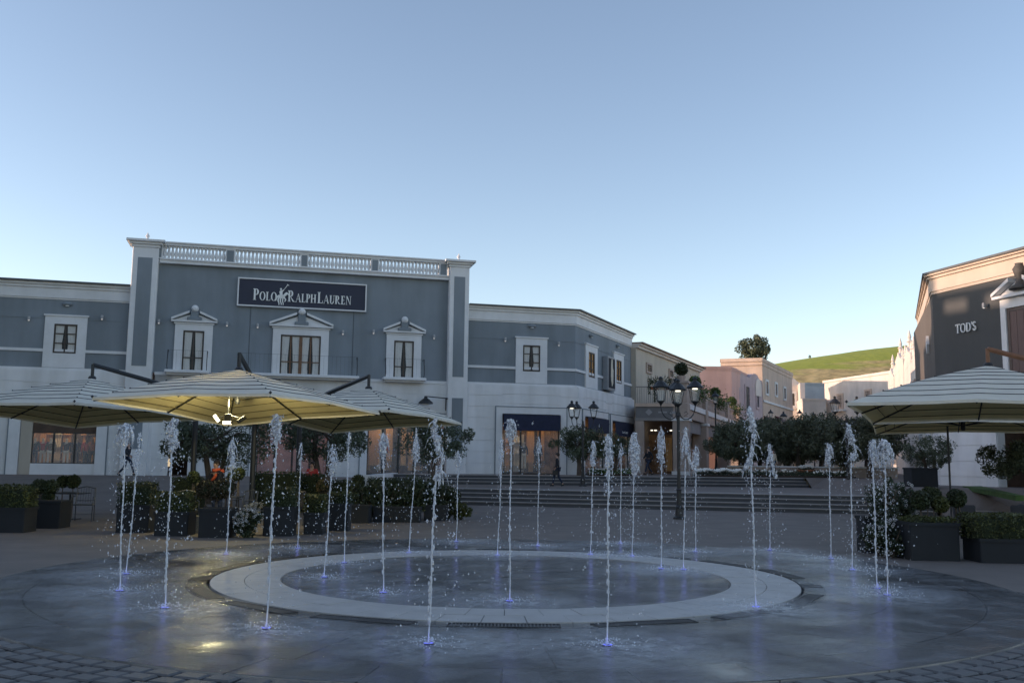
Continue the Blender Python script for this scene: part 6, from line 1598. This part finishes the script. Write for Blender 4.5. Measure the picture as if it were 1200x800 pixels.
def crest(m, kind, w, h, top, rng, seed):
    """w,h in metres; the water turns over at height top"""
    def strand(pts, r): m.tube(pts, r, 6)
    def blob(x, y, z, a, b, amp=.35): m.blob((x, y, z), (a, a*.9, b), rng.random()*50, amp, 9, 7, 2.2)
    n = 9
    if kind in ('cone', 'bulb', 'bell', 'thin', 'column', 'lumpy', 'hook'):
        for k in range(n):
            u = k/(n-1); z = top-h*u
            rr = {'cone': .16+.84*u**.7, 'bulb': math.sin(math.pi*(.08+.86*u))**.7, 'bell': .35+.65*math.sin(math.pi*min(1,(.12+.9*u)))**.5, 'thin': .45+.3*math.sin(7*u+seed), 'column': .8-.25*u, 'lumpy': .5+.5*math.sin(math.pi*(.15+.75*u)), 'hook': .6-.1*u}[kind]*w/2
            dx = {'hook': w*.55*u**2, 'thin': .1*w*math.sin(5*u)}.get(kind, 0)+rng.gauss(0, w*.06)
            blob(dx, rng.gauss(0, w*.06), z-h*.03, max(.012, rr*.62), h/n*.85, .45)
        for _ in range(int(14 if kind != 'thin' else 5)):
            a = rng.uniform(0, 6.28); u0 = rng.uniform(.0, .6); r0 = w*.36; L_ = rng.uniform(.2, .6)*h
            x, y, z = r0*math.cos(a), r0*math.sin(a), top-h*u0
            strand([(x*.5,y*.5,z+.01),(x,y,z-L_*.4),(x*1.25+rng.gauss(0,.01),y*1.2,z-L_)], [.010,.008,.004])
    if kind == 'umbrella':
        blob(0,0,top-.03,w*.22,.05); 
        for k in range(16):
            a = 2*math.pi*k/16+rng.uniform(-.15,.15); R_ = w/2*rng.uniform(.8,1.1); x, y = math.cos(a), math.sin(a)
            strand([(0,0,top-.02),(x*R_*.55,y*R_*.55,top-h*.10),(x*R_,y*R_,top-h*.42),(x*R_*.95,y*R_*.95,top-h*rng.uniform(.6,1))], [.016,.013,.010,.004])
            blob(x*R_*rng.uniform(.3,.9),y*R_*.8,top-h*rng.uniform(.1,.5),.02,.02)
        blob(0,0,top-h*.6,w*.16,h*.25)
    if kind == 'twist':
        pts = []; rs = []; N_ = 16
        for k in range(N_):
            u = k/(N_-1); z = top-h*u; x = w*.30*math.sin(4.4*u+seed)*(.35+u); pts.append((x, w*.15*math.cos(5*u+seed), z)); rs.append(w*(.20+.10*math.sin(9*u+seed))*(1-.45*u))
            blob(x+rng.gauss(0,.01), rng.gauss(0,.01), z, rs[-1]*.9, h/N_*.9, .5)
        strand(pts, [r*.6 for r in rs])
        for _ in range(16):
            k = rng.randrange(N_); p = Vector(pts[k]); a = rng.uniform(-1,1)
            strand([p, p+Vector((a*w*.4,0,-.04)), p+Vector((a*w*.6,rng.gauss(0,.02),-.14))], [.010,.007,.003])
jroots = []
for k, (cx_, cy_, fx, fy, kind, wpx, hpx, lb) in enumerate(J):
    rng = random.Random(100+k); g0 = gnd(fx, fy); Y = g0.y; sc = Y/F_PX
    top = at(cx_, cy_, Y).z; w = wpx*sc; h = hpx*sc; dxt = at(cx_, cy_, Y).x-g0.x
    t = thing('water_jet', lb, 'water jet', frame(g0.x, g0.y, 0, .0), 'white water jets of the fountain')
    m = MB(); n = 60; pts = []; rs = []
    wob = rng.uniform(0, 6)
    for i in range(n+1):
        u = i/n; z = u*(top-h*.85); x = dxt*u+.006*math.sin(9*u+wob); pts.append((x, .005*math.cos(8*u+wob), z))
        rs.append(max(.0035, .0085*(1-.15*u)*(1+.35*math.sin(i*1.9+wob)*min(1, u*2.2)+rng.uniform(-.2,.35)*u)))
    m.tube(pts, rs, 6); 
    for i in range(int(26+20*(kind in ('twist','lumpy')))):                # beads riding the stream
        u = rng.uniform(.12, 1); z = u*(top-h*.8); m.blob((dxt*u+rng.gauss(0,.006), rng.gauss(0,.006), z), (.011*rng.uniform(.6,1.5), .011, .018*rng.uniform(.6,1.9)), rng.random()*9, .2, 6, 4)
    m.build('stream', JS, t, smooth=True)
    m = MB(); crest(m, kind, w, h, top, rng, k*1.7); c = m.build('crest', JM, t, smooth=True); c.location = (dxt, 0, 0)
    m = MB(); nd = int(110+rng.random()*80)*(2 if kind in ('umbrella','lumpy','twist') else 1)
    for i in range(nd):                                                     # drops falling back
        u = rng.random()**.8; z = top*(1-u)*.97+.02; sp = .03+.16*u**.7; s_ = rng.uniform(.003,.009)*(1.6 if rng.random() < .12 else 1)
        m.drop((dxt*(1-u)+rng.gauss(0,sp)*1.1+(.10*u if kind in ('hook','twist') else 0), rng.gauss(0,sp), z), s_, rng.uniform(1,1.8))
    for i in range(90 if kind != 'thin' else 40):                          # spray bursting round the crest
        a = rng.uniform(0, 6.28); q = w*.5*(.5+abs(rng.gauss(0,.55))); z = top-h*rng.uniform(-.05,1.5)
        m.drop((dxt+q*math.cos(a), q*math.sin(a), z), rng.uniform(.003,.010), rng.uniform(.8,1.8))
    m.build('droplets', JM, t, kind='stuff')
    m = MB(); m.lathe([(.055,.004),(.055,.014),(.035,.018),(.02,.018)], 12); m.build('nozzle', chairmetal, t)
    m = MB(); m.lathe([(.050,.0185),(.022,.0185)], 12, caps=False); m.build('led_ring', ledblue, t)
    m = MB()
    for i in range(130):                                                    # splash where the drops land
        a = rng.uniform(0, 6.28); q = abs(rng.gauss(0,.20)); m.drop((q*math.cos(a)*1.2, q*math.sin(a), .012+abs(rng.gauss(0,.03))*(1-min(.9,q*1.5))), rng.uniform(.003,.008))
    m.build('splash', foamm, t, kind='stuff')
    l = bpy.data.lights.new('nozzle_light', 'POINT'); l.energy = .025; l.color = (.22,.25,1); l.shadow_soft_size = .03; lo = bpy.data.objects.new('nozzle_light', l); C.objects.link(lo); lo.parent = t; lo.location = (0,0-.05,.07)
# ruffled water rings spreading where each jet lands
rip = mat('white_water', (.55, .60, .68), .45, .2, 9)
def foam_patch_mat():
    m = bpy.data.materials.new('spreading_foam'); m.use_nodes = True; t = m.node_tree; b = t.nodes['Principled BSDF']; b.inputs['Base Color'].default_value = (.72,.75,.80,1); b.inputs['Roughness'].default_value = .35
    tc = t.nodes.new('ShaderNodeTexCoord'); n = t.nodes.new('ShaderNodeTexNoise'); n.inputs['Scale'].default_value = 5; n.inputs['Detail'].default_value = 9; n.inputs['Roughness'].default_value = .75; t.links.new(tc.outputs['Object'], n.inputs['Vector'])
    ln = t.nodes.new('ShaderNodeVectorMath'); ln.operation = 'LENGTH'; t.links.new(tc.outputs['Object'], ln.inputs[0])
    r1 = t.nodes.new('ShaderNodeMapRange'); r1.inputs[1].default_value = .10; r1.inputs[2].default_value = 1.25; r1.inputs[3].default_value = .75; r1.inputs[4].default_value = .0; t.links.new(ln.outputs['Value'], r1.inputs[0])
    r2 = t.nodes.new('ShaderNodeMapRange'); r2.inputs[1].default_value = .34; r2.inputs[2].default_value = .68; t.links.new(n.outputs['Fac'], r2.inputs[0])
    mu = t.nodes.new('ShaderNodeMath'); mu.operation = 'MULTIPLY'; t.links.new(r1.outputs[0], mu.inputs[0]); t.links.new(r2.outputs[0], mu.inputs[1]); t.links.new(mu.outputs[0], b.inputs['Alpha'])
    bp = t.nodes.new('ShaderNodeBump'); bp.inputs['Strength'].default_value = .6; t.links.new(n.outputs['Fac'], bp.inputs['Height']); t.links.new(bp.outputs[0], b.inputs['Normal'])
    return m
FP = foam_patch_mat()
rng = random.Random(77)
for k, q in enumerate(J):
    g0 = gnd(q[2], q[3]); d = (Vector((g0.x, g0.y, 0))-FC).length
    zz = .0150 if abs(d-3.8) < .6 else .0075
    m = MB(); nn = 22; rr = rng.uniform(1.0, 1.35)
    P = [(rr*math.cos(2*math.pi*i/nn)*1.1, rr*math.sin(2*math.pi*i/nn), 0) for i in range(nn)]; m.add(P, [tuple(range(nn))])
    o = m.build('foam_patch', FP); o.location = (g0.x+rng.uniform(-.1,.1), g0.y+rng.uniform(-.1,.1), zz+.0001*k); tag(o, kind='stuff'); o['label'] = 'thin white foam spreading on the wet floor round '+q[7].split(',')[0]; o['category'] = 'foam'
